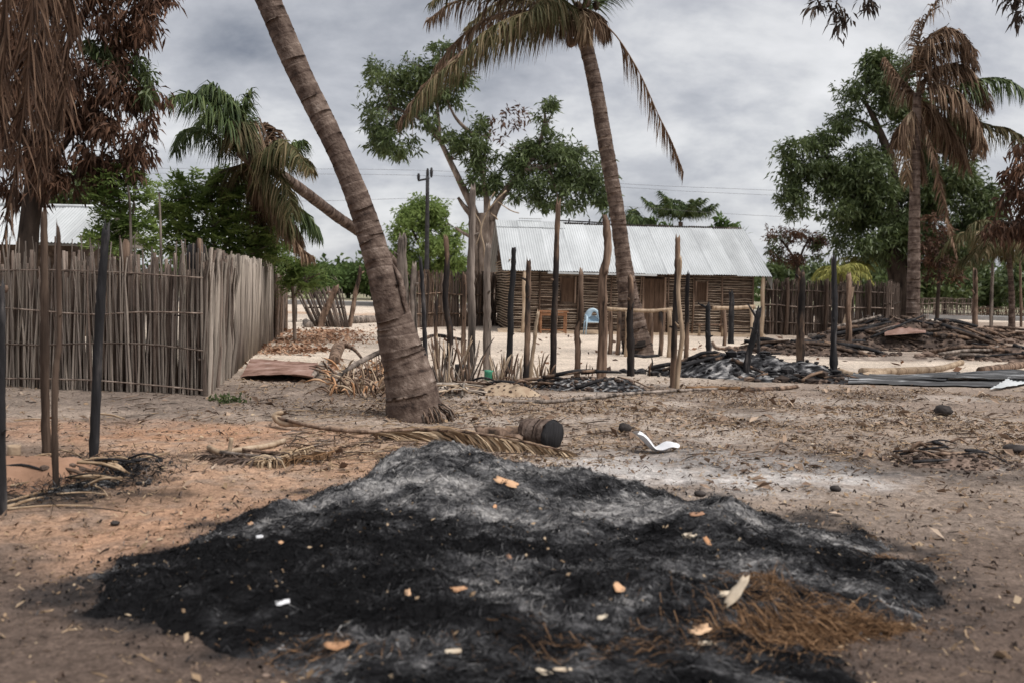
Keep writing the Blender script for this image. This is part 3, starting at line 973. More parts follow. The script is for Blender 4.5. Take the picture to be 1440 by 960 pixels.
    MB().box(P(3.05, -over - .05, eave_z - .045), (3.7, .03, .06), R3).obj('eave_strip', M['zinc'], root, smooth=False)
    MB().box(P(1.47, -over - .01, eave_z - .20), (.10, .02, .30), R3).obj('hanging_strip', M['zinc'], root, smooth=False)
    MB().grid(lambda s, t: P(L + .49, -over + .55 * s, slope(-over + .55 * s) - .06 - .42 * t * (1 - .2 * s)), 6, 3).obj('barge_sheet', M['zinc'], root)
    # timber: ridge pole, rafters, veranda posts
    MB().tube([P(-.2, W / 2, ridge_z - .12), P(L / 2, W / 2, ridge_z - .14), P(L + .2, W / 2, ridge_z - .12)], .045, 6, 10, jit=.1).obj('ridge_pole', M['brown'], root)
    for k in range(12):
        aa = .1 + k * .75
        MB().tube([P(aa, -.32, slope(-.32) - .07), P(aa, W / 2 + .02, slope(W / 2) - .07)], .03, 5).obj('rafter', M['brown'], root)
        if 2 < aa < 4.6:
            MB().tube([P(aa, W / 2 - .05, ridge_z - .2), P(aa + .03, W / 2 - .1, ridge_z + .14)], .03, 5).obj('rafter_stub', M['char'], root)
    MB().tube([P(1.9, W / 2 + .1, ridge_z + .07), P(3.8, W / 2 + .1, ridge_z + .03)], .025, 5).obj('loose_batten', M['char'], root)
    for aa, w in ((.42, .085), (8.62, .085), (6.0, .055)):
        base = P(aa, -.34, 0); base.z = float(gh(base.x, base.y)) - .08
        t = P(aa + .03, -.34, slope(-.34) - .03)
        MB().tube([base, base.lerp(t, .4) + u * .03, base.lerp(t, .75) - u * .015, t], [w, w * .85, w * .8], 7, 10, jit=.1).obj('veranda_post', M['pale'], root)
    # mud plinth along the foot of the wall
    MB().grid(lambda s, t: P(-.4 + (L + .8) * s, -.35 + .5 * t, -.03 + .13 * sstep(0, .8, t) + .03 * math.sin(s * 40)), 60, 5).obj('plinth', M['block'], root)
    adopt(root)
    return P, R3


HP, HR3 = build_house()


def small_house():
    """house behind the left fence: only its roof end shows"""
    c = D(40, 300, 25)
    root = thing('far_hut', 'small hut with pale metal roof showing above the left stick fence', 'hut', loc=(c.x, c.y, 0))
    x0, x1 = D(-60, 300, 25).x, D(146, 300, 25).x
    y0, yr = 24.2, 26.2
    ze, zr = 2.35, 3.35
    MB().box(((x0 + x1) / 2 - .2, 26.4, 1.1), (x1 - x0 - .9, 3.4, 2.4)).obj('wall', M['mud'], root, smooth=False)
    n = 5
    for i in range(n):
        a0 = x0 + (x1 - x0) * i / n; a1 = x0 + (x1 - x0) * (i + 1) / n
        MB().grid(lambda s, t: (a0 + (a1 - a0) * s, y0 + (yr - y0) * t, ze + (zr - ze) * t + .014 * math.sin(s * 55) + .012 * (i % 2)), 33, 2).obj('roof_sheet', M['zinc'], root)
        MB().grid(lambda s, t: (a0 + (a1 - a0) * s, 2 * yr - y0 + (y0 - yr) * t, ze + (zr - ze) * t + .014 * math.sin(s * 55)), 33, 2).obj('roof_sheet', M['zinc'], root)
    MB().tube([(x0, yr, zr + .03), (x1, yr, zr + .03)], .05, 6).obj('ridge_cap', M['zinc'], root)
    adopt(root)


small_house()

# ------------------------------------------------------------------ fences
def left_fence():
    c = G(288, 556)
    far = G(399, 462)
    left = D(-160, 500, c.y + .9); left.z = 0
    root = thing('stick_fence', 'tall dense fence of grey brown sticks turning a corner on the left', 'fence', loc=(c.x, c.y, 0))
    rg = random.Random(3)
    mats = [M['reed'], M['reed_mid'], M['reed_pale'], M['reed_pale'], M['reed_mid']]
    n1 = 150
    reed_run(root, left, c, 195, 1.86, .0135, mats, rg, lean=.03, hj=.17, off=.045)
    reed_run(root, left + Vector((0, .12, 0)), c + Vector((0, .10, 0)), 165, 1.78, .027, [M['reed'], M['reed_dark']], rg, lean=.015, hj=.1, off=.03, limit=0, name='backing_stick')
    reed_run(root, c, far, 640, 1.95, .026, [M['reed_pale'], M['reed_pale'], M['reed']], rg, lean=.022, hj=.06, off=.035, limit=110)
    for off in (.06, -.10):
        rails(root, left, c, (.12, .64, 1.08, 1.62), .011, M['reed'], rg, off=-off * .7)
    rails(root, c, far, (.5, 1.1, 1.65), .02, M['reed_dark'], rg, off=-.08, seg=12)
    # dark woven backing behind the front sticks so that only slits show
    for f in (.0, .25, .5, .75, .97):
        p = left.lerp(c, f) + Vector((0, .16, 0)); p.z = 0
        MB().tube([p + Vector((0, 0, -.1)), p + Vector((.02, 0, 1)), p + Vector((0, 0, 2.0 + .15 * math.sin(f * 9)))], [.06, .055, .05], 8, 9, jit=.12, jag=.05).obj('fence_post', M['brown'], root)
    p = D(276, 345, c.y + .25)
    MB().tube([Vector((p.x, p.y, -.1)), Vector((p.x + .02, p.y, 1.2)), p], [.10, .10, .11], 9, 12, jit=.15, jag=.04).obj('fence_post', M['char'], root)
    adopt(root)
    # a darker panel at the far end of the side run
    b = G(371, 482); root2 = thing('dark_fence', 'dark narrow reed panel at the far end of the left fence', 'fence', loc=(b.x, b.y, 0))
    reed_run(root2, b + Vector((.10, -.1, 0)), far + Vector((.12, 0, 0)), 60, 1.78, .03, [M['reed'], M['brown']], rg, lean=.02, off=.05)
    adopt(root2)


left_fence()


def run_fence(name, label, a, b, n, h, r, mats, seed, railz=(.5, 1.2), posts=()):
    A = G(*a); B = G(*b)
    root = thing(name, label, 'fence', loc=(A.x, A.y, 0))
    rg = random.Random(seed)
    reed_run(root, A, B, int(n * 1.7), h, r, mats, rg, lean=.016, hj=.06, off=.06)
    rails(root, A, B, railz, .022, mats[-1], rg, off=.09, seg=8)
    rails(root, A, B, railz, .022, mats[-1], rg, off=-.09, seg=8)
    for f in posts:
        p = A.lerp(B, f) + Vector((0, -.14, 0))
        MB().tube([Vector((p.x, p.y, -.1)), Vector((p.x + .04, p.y, 1)), Vector((p.x, p.y, h * 1.04))], [.09, .075, .07], 7, 9, jit=.12, jag=.05).obj('fence_post', M['brown_dark'], root)
    adopt(root)
    return root


run_fence('reed_fence', 'brown upright reed fence behind the bare posts left of the house', (574, 461), (703, 458), 85, 2.0, .032, [M['reed'], M['reed_dark'], M['brown']], 21)
run_fence('reed_fence', 'dark reed fence running right from the house gable', (1070, 470), (1254, 476), 125, 1.95, .030, [M['reed_dark'], M['reed_dark'], M['reed']], 22, railz=(.45, 1.05, 1.6), posts=(.18, .48, .8))
run_fence('reed_fence', 'short dark end return of the reed fence by the right palm', (1245, 477), (1262, 462), 26, 2.0, .03, [M['reed_dark']], 23)
run_fence('lattice_fence', 'low open lattice fence of thin sticks beyond the right palm', (1293, 449), (1368, 449), 34, 1.35, .026, [M['reed_dark'], M['reed']], 24, railz=(.25, .6, 1.0, 1.3))
run_fence('reed_fence', 'long low weathered fence far behind the rubble at right edge', (1366, 445), (1520, 450), 60, .8, .03, [M['reed_dark'], M['brown']], 25, railz=(.3, .6))


def fallen_panel():
    b0, b1 = G(441, 459), G(490, 461)
    root = thing('collapsed_fence', 'collapsed dark slatted panel leaning beyond the leaf litter', 'fence panel', loc=(b0.x, b0.y, 0))
    rg = random.Random(9)
    d = b0.y
    t0, t1 = D(416, 407, d + .3), D(478, 405, d + .3)
    for i in range(30):
        f = (i + rg.uniform(-.3, .3)) / 29
        p = b0.lerp(b1, f); q = t0.lerp(t1, f) + Vector((rg.uniform(-.05, .05), 0, rg.uniform(-.08, .08)))
        MB().tube([p, p.lerp(q, .5) + Vector((rg.uniform(-.02, .02), 0, 0)), q], [.03, .028, .024], 5, 5, rnd=rg.random()).obj('slat', M['reed_dark'], root)
    for f in (.12, .5, .88):
        MB().tube([b0.lerp(t0, f) + Vector((0, .05, 0)), b1.lerp(t1, f) + Vector((0, .05, 0))], .03, 5, 6).obj('rail', M['brown'], root)
    adopt(root)
    post('leaning_stake', (473, 402), (449, 460), 9, M['brown'], 'brown stake leaning across the collapsed slatted panel', 'stake')
    post('leaning_stake', (507, 376), (490, 460), 7, M['brown'], 'thin brown stake leaning right beside the collapsed panel', 'stake')


fallen_panel()

# ------------------------------------------------------------------ palms
# 1 leaning palm in front
base = G(583, 588)
d1 = base.y
root = thing('leaning_palm', 'thick ringed coconut palm trunk leaning left in the foreground', 'palm tree', loc=base)
pts = [(584, 600), (581, 570), (575, 530), (561, 480), (548, 425), (530, 362), (506, 287), (475, 212), (420, 100), (377, 0), (330, -110), (285, -220), (250, -300)]
P = [D(x, y, d1) for x, y in pts]
P[0].z = -.12
wpx = [86, 68, 50, 39, 34, 31, 32, 34, 34, 35, 33, 32, 32]
palm_trunk(root, P, [w / 2 / FPX * d1 for w in wpx], 4, M['palm'], ring=(.06, .15), sides=28, rough=.03)
# root collar of matted rootlets, a hollow's shade as a black lump and a torn bark strip
rg_ = random.Random(2)
for k in range(110):
    a = rg_.uniform(-1.35, 1.2)
    r0 = .27
    p = base + Vector((math.cos(a) * r0 + .03, math.sin(a) * r0, .06 + rg_.uniform(-.05, .14)))
    q = base + Vector((math.cos(a) * (r0 + rg_.uniform(.04, .2)) + .06, math.sin(a) * (r0 + rg_.uniform(.03, .15)), -.03))
    MB().tube([p, p.lerp(q, .5) + Vector((math.cos(a) * .04 + rg_.uniform(-.02, .02), math.sin(a) * .03, .02 + rg_.uniform(-.02, .03))), q], [.006, .008, .005], 4, 5).obj('rootlet', M['grey'] if k % 2 else M['brown'], root)
hp = D(585, 575, d1 - .285)
MB().lump((hp.x, hp.y, hp.z), (.062, .03, .085), np.random.default_rng(1)).obj('trunk_hollow', M['char'], root)  # raised lump, its black colour imitates the shade inside a hollow
for k, (x, y, s) in enumerate(((553, 478, .018), (550, 471, .016), (565, 532, .022), (577, 541, .024), (598, 498, .012))):
    hp = D(x, y, d1 - .19 - .02 * (y > 500))
    MB().lump(hp, (s, s, s * 1.2), np.random.default_rng(k)).obj('bark_knot', M['char'], root)
q0 = dpath([(552, 372, -.05), (562, 392, -.1), (566, 415, -.12), (571, 440, -.14)], d1)
MB().tube(q0, [.012, .035, .04, .006], 6, 12, jit=.2).obj('bark_strip', M['palm'], root)
for k in range(12):
    a = k / 12 * 6.283
    c0 = P[-1]
    frond(root, [c0, c0 + Vector((math.cos(a) * .9, math.sin(a) * .9, 1.2)), c0 + Vector((math.cos(a) * 2.1, math.sin(a) * 2.1, 1.1)), c0 + Vector((math.cos(a) * 3.0, math.sin(a) * 3.0, .2))], .7, 46, .5, M['frond_mix'], k)
adopt(root)

# 2 palm in the yard
base = G(896, 497)
d2 = base.y
root = thing('yard_palm', 'tall curved coconut palm with scorched base standing before the house', 'palm tree', loc=base)
pts = [(897, 503), (896, 490), (891, 465), (886, 435), (879, 385), (868, 300), (852, 205), (836, 115), (823, 60), (817, 30), (814, 10)]
P = [D(x, y, d2) for x, y in pts]; P[0].z = -.1
palm_trunk(root, P, [w / 2 / FPX * d2 for w in (46, 38, 27, 22, 21, 21, 21, 20.5, 20, 19, 16)], 8, M['palm'], ring=(.08, .15), sides=18)
c2 = [(D(889, 482, d2 - .20), .17), (D(893, 462, d2 - .15), .15), (D(894, 440, d2 - .14), .13), (D(901, 489, d2 - .16), .16)]
mb = MB()
for c, r in c2:
    mb.lump(c, (r, r * .75, r * 1.5), np.random.default_rng(int(c.z * 100)))
palm_trunk(root, P[:5], [w / 2 / FPX * d2 * 1.03 for w in (46, 38, 28, 22.5, 20.5)], 9, M['char_palm'], ring=(.08, .15), sides=18, name='charred_base', rough=.07)
FR = [
    ([(808, 30), (770, 26), (715, 36), (650, 72), (598, 118), (560, 172)], .85, 95, 1.5, 'frond_dead', -.5),
    ([(808, 34), (765, 30, -.2), (700, 50, -.5), (640, 85, -.8), (600, 120, -1), (572, 165, -1.1)], .8, 95, 1.4, 'frond_mix', 0),
    ([(806, 28), (760, 16, .3), (700, 20, .6), (650, 50, .8), (612, 95, .9)], .85, 90, 1.4, 'frond_dead', 0),
    ([(806, 24), (750, 4, .3), (690, -4, .5), (640, 2, .6), (602, 28, .7)], .75, 80, 1.3, 'frond_dead', 0),
    ([(808, 20), (760, -20), (700, -40), (650, -30), (605, 5)], .85, 80, .9, 'frond_mix', 0),
    ([(812, 15), (780, -40), (730, -70), (670, -60)], .85, 70, .8, 'frond_green', 0),
    ([(806, 26), (770, 14, -.6), (720, 24, -1.0), (672, 52, -1.3), (640, 92, -1.5)], .9, 85, 1.5, 'frond_mix', 0),
    ([(806, 22), (772, 0, .8), (730, -6, 1.2), (690, 10, 1.5), (655, 40, 1.7)], .9, 85, 1.3, 'frond_mix', 0),
    ([(808, 20), (790, 0, -.9), (765, 0, -1.6), (742, 22, -2.0)], .8, 70, 1.3, 'frond_mix', 0),
    ([(815, 12), (815, -50), (790, -110), (750, -140)], .85, 70, .5, 'frond_green', .5),
    ([(820, 12), (850, -50), (900, -90), (960, -90)], .85, 70, .6, 'frond_green', -.4),
    ([(822, 18), (845, 0, 1), (868, -14, 1.8), (890, -10, 2.6)], .55, 50, .5, 'frond_green', 0),
    ([(818, 12), (835, -40, -1), (850, -60, -2), (870, -40, -3)], .8, 60, .6, 'frond_mix', 0),
    ([(812, 12), (790, -30, -1), (770, -40, -2), (750, -20, -3.2)], .8, 60, .7, 'frond_mix', 0),
]
for k, (pp, L0, n, dr, mm, o) in enumerate(FR):
    frond(root, dpath(pp, d2 + o), L0, n, dr, M[mm], 100 + k, w=.034)
frond(root, dpath([(838, 26), (852, 36), (872, 58), (900, 104), (925, 160), (945, 200), (961, 242)], d2 - .2), .72, 90, 1.3, M['frond_dead'], 131, start=.33, sides=(-1,), w=.03, rough=.15)
for k, pp in enumerate(([(815, 14), (800, 22, -.4), (790, 40, -.5)], [(818, 12), (822, 22, -.5), (828, 52, -.6)], [(822, 12), (836, 22, -.4), (845, 44, -.5)], [(812, 14), (808, 28, -.4), (806, 50, -.5)], [(826, 14), (846, 24, 0), (856, 48, .1)], [(806, 14), (785, 20, .1), (770, 34, .1)])):
    frond(root, dpath(pp, d2), .60, 60, 1.6, M['frond_dead' if k != 1 else 'straw'], 150 + k, start=0, w=.03, r=.03, fwd=.8)
for k, (x, y) in enumerate(((803, 60), (812, 8), (826, 4), (838, 8))):
    MB().lump(D(x, y, d2 - .25), (.11, .11, .13), np.random.default_rng(k)).obj('coconut', M['brown'], root)
adopt(root)

# 3 palm at right with dead fronds
d3 = 31.0
b = D(1283, 470, d3)
root = thing('right_palm', 'tall palm at right with dry brown fronds blown sideways', 'palm tree', loc=(b.x, b.y, 0))
P = [D(x, y, d3) for x, y in ((1283, 470), (1284, 440), (1285, 380), (1286, 300), (1287, 230), (1289, 170), (1290, 130))]
P[0].z = -.1
palm_trunk(root, P, [w / 2 / FPX * d3 for w in (22, 18, 17, 15, 14, 13, 11)], 12, M['palm'], ring=(.1, .2), sides=14)
FR = [
    ([(1290, 130), (1290, 80), (1298, 40), (1316, 5), (1340, -14)], .95, 80, .9, 'frond_dead', (1,)),
    ([(1291, 130), (1300, 90), (1322, 62), (1352, 66), (1375, 92)], .95, 85, 1.2, 'frond_dead', (-1, 1)),
    ([(1291, 132), (1305, 105), (1330, 92), (1362, 110), (1385, 150)], 1.0, 85, 1.3, 'frond_dead', (-1, 1)),
    ([(1291, 135), (1315, 118), (1345, 128), (1372, 165), (1384, 210)], 1.0, 85, 1.3, 'frond_dead', (-1, 1)),
    ([(1292, 140), (1330, 138), (1358, 158), (1372, 190), (1376, 215)], .95, 80, 1.4, 'frond_dead', (-1, 1)),
    ([(1290, 140), (1310, 150), (1330, 180), (1345, 215)], .95, 70, 1.4, 'frond_dead', (-1, 1)),
    ([(1292, 135), (1340, 122), (1385, 110), (1420, 114), (1452, 135)], .85, 75, 1.2, 'frond_green', (-1, 1)),
    ([(1292, 140), (1345, 160), (1390, 176), (1420, 182), (1450, 205)], .85, 75, 1.2, 'frond_mix', (-1, 1)),
    ([(1290, 135), (1278, 122), (1262, 104), (1244, 80)], .75, 70, 1.4, 'frond_dead', (-1, 1)),
    ([(1291, 150), (1278, 166), (1266, 176), (1262, 200)], .9, 60, 1.5, 'frond_dead', (-1, 1)),
    ([(1291, 150), (1284, 180), (1290, 215), (1300, 250)], .8, 60, 1.5, 'frond_dead', (-1, 1)),
    ([(1292, 150), (1305, 190), (1318, 240), (1330, 300), (1346, 362)], .45, 60, 1.6, 'frond_dead', (-1, 1)),
    ([(1290, 150), (1272, 170), (1270, 210), (1278, 260)], .7, 60, 1.6, 'straw', (-1, 1)),
    ([(1291, 120), (1300, 70), (1316, 45), (1340, 40)], .85, 70, .9, 'frond_dead', (-1, 1)),
    ([(1291, 125), (1302, 75), (1325, 45), (1352, 50), (1372, 72)], .9, 80, .8, 'frond_dead', (-1, 1)),
    ([(1292, 130), (1320, 95), (1352, 92), (1378, 118), (1392, 150)], .95, 85, 1.0, 'frond_dead', (-1, 1)),
    ([(1291, 145), (1320, 165), (1345, 195), (1360, 235)], .95, 75, 1.3, 'frond_dead', (-1, 1)),
]
for k, (pp, L0, n, dr, mm, sd) in enumerate(FR):
    o = ((k * 37) % 11 - 5) * .13
    frond(root, [D(x, y, d3 + o * i / 3) for i, (x, y) in enumerate(pp)], L0, n, dr, M[mm], 200 + k, w=.045, sides=sd)
adopt(root)

# 4 slanting broken palm behind the left fence
d4 = 28.0
b = D(572, 470, d4)
root = thing('slanting_palm', 'thin palm trunk slanting far left with ragged crown above the green bushes', 'palm tree', loc=(b.x, b.y, 0))
P = [D(x, y, d4 + o) for x, y, o in ((574, 482, 0), (570, 430, 0), (556, 376, 0), (520, 338, -.8), (470, 302, -2.2), (420, 264, -3.8), (385, 240, -5), (350, 225, -6), (338, 215, -6.4))]
P[0].z = -.1
palm_trunk(root, P, [w / 2 / FPX * d4 for w in (20, 16, 15, 14, 14, 14, 13, 12, 10)], 15, M['palm'], ring=(.1, .17), sides=14)
FR = [
    ([(345, 220), (325, 180), (295, 145), (265, 132), (234, 140)], .9, 80, .8, 'frond_green'),
    ([(345, 220), (330, 170), (312, 135), (298, 122), (280, 128)], .85, 80, .7, 'frond_green'),
    ([(345, 222), (335, 170), (325, 140), (300, 132), (262, 150)], .95, 80, .9, 'frond_green'),
    ([(345, 225), (310, 195), (280, 180), (258, 186), (246, 215)], .8, 75, 1.2, 'frond_green'),
    ([(345, 225), (330, 190), (310, 160), (290, 165), (275, 185)], .85, 75, 1.1, 'frond_green'),
    ([(348, 225), (340, 190), (335, 170), (330, 200)], .95, 70, 1.2, 'frond_mix'),
    ([(350, 225), (340, 240), (325, 265), (318, 300)], 1.0, 70, 1.4, 'frond_mix'),
    ([(352, 222), (350, 195), (352, 168), (360, 200), (368, 240)], .95, 75, 1.4, 'frond_dead'),
    ([(352, 225), (362, 240), (370, 270), (372, 300)], 1.0, 80, 1.5, 'frond_dead'),
    ([(352, 225), (375, 210), (395, 196), (415, 212), (436, 240)], .8, 80, 1.3, 'frond_mix'),
    ([(352, 225), (385, 215), (410, 203), (428, 198)], .7, 70, .8, 'frond_green'),
    ([(352, 228), (380, 255), (400, 290), (405, 330)], .9, 80, 1.4, 'frond_mix'),
    ([(352, 230), (385, 270), (415, 288), (435, 305), (450, 332)], .9, 80, 1.4, 'frond_green'),
    ([(350, 232), (380, 280), (410, 310), (425, 350)], .8, 70, 1.5, 'frond_dead'),
    ([(350, 228), (330, 235), (305, 245), (285, 275)], .9, 70, 1.3, 'frond_mix'),
    ([(350, 232), (365, 285), (372, 330), (366, 370)], .9, 70, 1.5, 'frond_mix'),
    ([(350, 232), (390, 300), (420, 345), (440, 362)], .6, 60, 1.0, 'frond_dead'),
    ([(352, 224), (372, 200), (385, 182), (372, 172)], .8, 70, 1.2, 'frond_dead'),
    ([(352, 226), (380, 235), (402, 262), (412, 300)], .85, 75, 1.2, 'frond_mix'),
    ([(352, 226), (392, 225), (425, 222), (440, 238)], .6, 70, .9, 'frond_mix'),
    ([(348, 222), (338, 185), (342, 150), (352, 128)], .7, 70, .6, 'frond_green'),
]
for k, (pp, L0, n, dr, mm) in enumerate(FR):
    o = ((k * 29) % 9 - 4) * .16
    if k in (6, 14, 15): o = 1.2
    frond(root, [D(x, y, d4 - 6 + o * i / 2) for i, (x, y) in enumerate(pp)], L0 * .82, n, dr, M[mm], 300 + k, w=.036)
adopt(root)

# 5 dead palm outside the left edge: its brown fronds hang into view
d5 = 8.6
bx = D(-175, 400, d5).x
root = thing('dead_palm', 'big dead brown palm fronds hanging down at the left edge', 'palm tree', loc=(bx, d5, 0))
palm_trunk(root, [(bx, d5, -.1), (bx, d5 + .05, 2.5), (bx + .05, d5, 5.2), (bx + .1, d5, 6.6)], [.26, .17, .16, .14], 21, M['palm'], sides=16)
top5 = Vector((bx + .1, d5, 6.5))
FR = [
    [(20, -170), (46, -60), (44, 40), (36, 140), (22, 240), (8, 330)],
    [(60, -180), (90, -80), (98, 20), (92, 120), (80, 200)],
    [(0, -160), (10, -40), (6, 80), (-8, 200), (-20, 300)],
    [(30, -190), (70, -110), (84, -10), (76, 100), (62, 190), (52, 260)],
    [(40, -150), (60, -20), (62, 90), (50, 190)],
    [(-20, -170), (-10, 0), (0, 120), (10, 220)],
]
for k, pp in enumerate(FR):
    o = (-.35, .5, .3, .9, .1, .6)[k]
    path = [top5] + [D(x, y, d5 + o) for x, y in pp]
    frond(root, path, .46, 50, .42, M['frond_rust'], 400 + k, w=.015, start=.25, r=.022, fwd=1.5, rough=.3)
for k in range(6):
    a = k / 6 * 6.283 + .4
    frond(root, [top5, top5 + Vector((math.cos(a) * .9, math.sin(a) * .9, .9)), top5 + Vector((math.cos(a) * 2, math.sin(a) * 2, .6))], .7, 44, .9, M['frond_dead'], 430 + k)
adopt(root)


def small_palm(px_c, py_c, px_b, py_b, d, size, n, mm, label, name='small_palm', w=7, seed=0, droop=.9, lo=-.3, tip=-.3, hi=1.1):
    b = D(px_b, py_b, d); b.z = float(gh(b.x, b.y))
    c = D(px_c, py_c, d)
    root = thing(name, label, 'palm tree', loc=b)
    palm_trunk(root, [b - Vector((0, 0, .1)), b.lerp(c, .5) + Vector((.06, 0, 0)), c], [w * 1.25 / 2 / FPX * d, w / 2 / FPX * d, w * .8 / 2 / FPX * d], seed, M['palm'], ring=(.1, .2), sides=10)
    rg = random.Random(seed)
    for k in range(n):
        a = k / n * 6.283 + rg.uniform(-.2, .2); el = rg.uniform(lo, hi)
        h = Vector((math.cos(a), math.sin(a), 0)); s = size * rg.uniform(.8, 1.1)
        frond(root, [c, c + h * s * .35 * math.cos(el) + Vector((0, 0, s * .35 * math.sin(el) + .1 * s)), c + h * s * .75 * math.cos(el * .7) + Vector((0, 0, s * .5 * math.sin(el))), c + h * s * math.cos(el * .5) + Vector((0, 0, s * (.42 * math.sin(el) + tip)))], .3 * size, 44, droop, M[mm], seed * 50 + k, w=.05 * size / 2)
    adopt(root)
    return root


small_palm(957, 312, 960, 400, 62, 2.5, 15, 'frond_green', 'olive palm crown rising above the middle of the house roof', w=8, seed=31, droop=.6, lo=.5, hi=1.45, tip=.25)
small_palm(884, 320, 884, 400, 62, 2.4, 16, 'frond_green', 'green palm crown just right of the yard palm trunk above the roof', w=7, seed=32)
small_palm(1183, 385, 1184, 440, 44, 1.35, 11, 'frond_yellow', 'small yellow green palm behind the right reed fence', w=6, seed=33)
small_palm(1205, 372, 1206, 440, 46, 1.0, 9, 'frond_yellow', 'yellowing palm seedling beside the tallest right fence post', w=5, seed=35)
small_palm(1418, 352, 1424, 450, 40, 2.6, 14, 'frond_mix', 'dull green palm at far right under brown leaves', w=8, seed=34, droop=1.1)
small_palm(1222, 385, 1222, 430, 52, 1.2, 9, 'frond_green', 'low green palm seedling between reed fence and mango tree', w=5, seed=36)

# ------------------------------------------------------------------ trees
def tree(name, label, d, paths, clusters, n, L, W, droop, m, bark, seed, nl=8, tw=3, cat='tree', fill=.45, r0=.02, extra=()):
    C = cl(clusters, d)
    p0 = paths[0][0][0]
    b = D(p0[0], p0[1], d + (p0[2] if len(p0) > 2 else 0))
    root = thing(name, label, cat, loc=(b.x, b.y, 0))
    limbs(root, paths, bark, d)
    starts = [D(q[0], q[1], d + (q[2] if len(q) > 2 else 0)) for p, _, _ in paths for q in p[1:]]
    twigs(root, C, starts, bark, tw, seed, r0)
    foliage('crown', leaves(C, n, L, W, droop, seed, nl, fill), m, root)
    for (ccl, nn, mm) in extra:
        foliage('crown', leaves(cl(ccl, d), nn, L, W, droop, seed + 1, nl, fill), mm, root)
    adopt(root)
    return root


# pollarded mango left of the house
tree('pollarded_mango', 'broken mango tree with bare pale trunk behind the reed fence beside the house', 42,
     [([(684, 455), (683, 420), (682, 350), (680, 300)], 20, 18),
      ([(694, 440), (692, 380), (690, 330), (696, 290)], 13, 10),
      ([(674, 440), (672, 380), (668, 330), (662, 300)], 10, 9),
      ([(678, 330), (664, 292), (650, 262), (632, 225), (618, 196)], 12, 6),
      ([(684, 320), (684, 280), (676, 235), (664, 190)], 11, 5),
      ([(690, 310), (700, 285), (716, 262), (734, 240)], 14, 10),
      ([(734, 240), (752, 215), (765, 180), (766, 150)], 8, 3),
      ([(618, 196), (600, 172), (575, 160), (548, 150)], 8, 3),
      ([(618, 196), (616, 160), (612, 120)], 6, 2),
      ([(664, 190), (640, 165), (625, 130)], 6, 2),
      ([(734, 240), (770, 235), (800, 225), (825, 205)], 8, 3),
      ([(662, 302), (652, 290), (644, 278)], 9, 4),
      ([(664, 335), (652, 328), (640, 320)], 5, 3),
      ([(690, 300), (704, 276), (712, 268, -.3)], 7, 2)],
     [(545, 122, 32, 36), (535, 170, 26, 30), (560, 195, 34, 28), (585, 110, 34, 26), (625, 80, 26, 22), (612, 130, 36, 24), (640, 120, 28, 22), (595, 165, 26, 22),
      (668, 190, 20, 30), (650, 215, 18, 20), (684, 222, 20, 26), (630, 200, 14, 14), (676, 250, 24, 24), (690, 262, 14, 22),
      (730, 215, 24, 26), (755, 235, 34, 36), (795, 225, 36, 34), (825, 240, 30, 36), (765, 165, 12, 28), (790, 275, 44, 26), (835, 275, 24, 24), (742, 262, 26, 20), (765, 200, 18, 20)],
     2700, .28, .075, .6, M['leaf'], M['bark'], 41, nl=8, tw=5, fill=.5,
     extra=[([(722, 178, 16, 26), (710, 165, 20, 20), (700, 190, 14, 20), (735, 165, 14, 22)], 18, M['leaf_brown'])])
# pale vines and peeled branches on its trunk
rv = thing('bleached_vine', 'pale bare vine looping down the broken mango trunk', 'vine', loc=(D(690, 440, 40.5).x, 40.5, 0))
for pp, w in (([(712, 268), (698, 282), (684, 300), (676, 325), (681, 350), (680, 385), (676, 400)], 2.4), ([(690, 300), (700, 310), (705, 335), (696, 352)], 1.7), ([(700, 284), (718, 296), (730, 300)], 1.6), ([(668, 300), (676, 318), (670, 345)], 1.6), ([(686, 296), (690, 280), (696, 270)], 1.8)):
    MB().tube(dpath(pp, 40.5), w / 2 / FPX * 40, 5, 20, jit=.2).obj('stem', M['pale'], rv)
adopt(rv)

# mangoes at right
tree('right_mango', 'large dense dark green mango tree behind the right palm', 46,
     [([(1270, 470), (1268, 420), (1262, 370), (1250, 320)], 34, 26),
      ([(1262, 340), (1230, 300), (1190, 270), (1150, 240)], 16, 6), ([(1255, 320), (1255, 240), (1235, 180), (1215, 140)], 18, 5), ([(1262, 340), (1310, 290), (1350, 250)], 16, 6),
      ([(1190, 270), (1165, 225), (1140, 200)], 7, 4), ([(1240, 190), (1210, 170), (1185, 168)], 6, 3)],
     [(1140, 215, 38, 30), (1122, 240, 26, 26), (1115, 285, 20, 34), (1160, 200, 22, 18), (1196, 168, 30, 18), (1225, 130, 40, 34), (1250, 95, 34, 30), (1268, 130, 34, 34), (1232, 90, 16, 16), (1280, 170, 30, 26),
      (1220, 250, 48, 40), (1200, 290, 44, 38), (1250, 290, 46, 44), (1225, 330, 48, 38), (1190, 245, 26, 26), (1262, 345, 44, 36), (1220, 218, 30, 16), (1170, 255, 18, 14),
      (1330, 240, 40, 46), (1350, 290, 46, 44), (1330, 330, 48, 40), (1375, 300, 26, 40), (1320, 200, 34, 34), (1370, 340, 40, 30), (1300, 270, 36, 44), (1300, 350, 40, 28), (1345, 190, 26, 24)],
     7600, .28, .075, .65, M['leaf'], M['bark_dark'], 43, nl=8, tw=2, fill=.42)
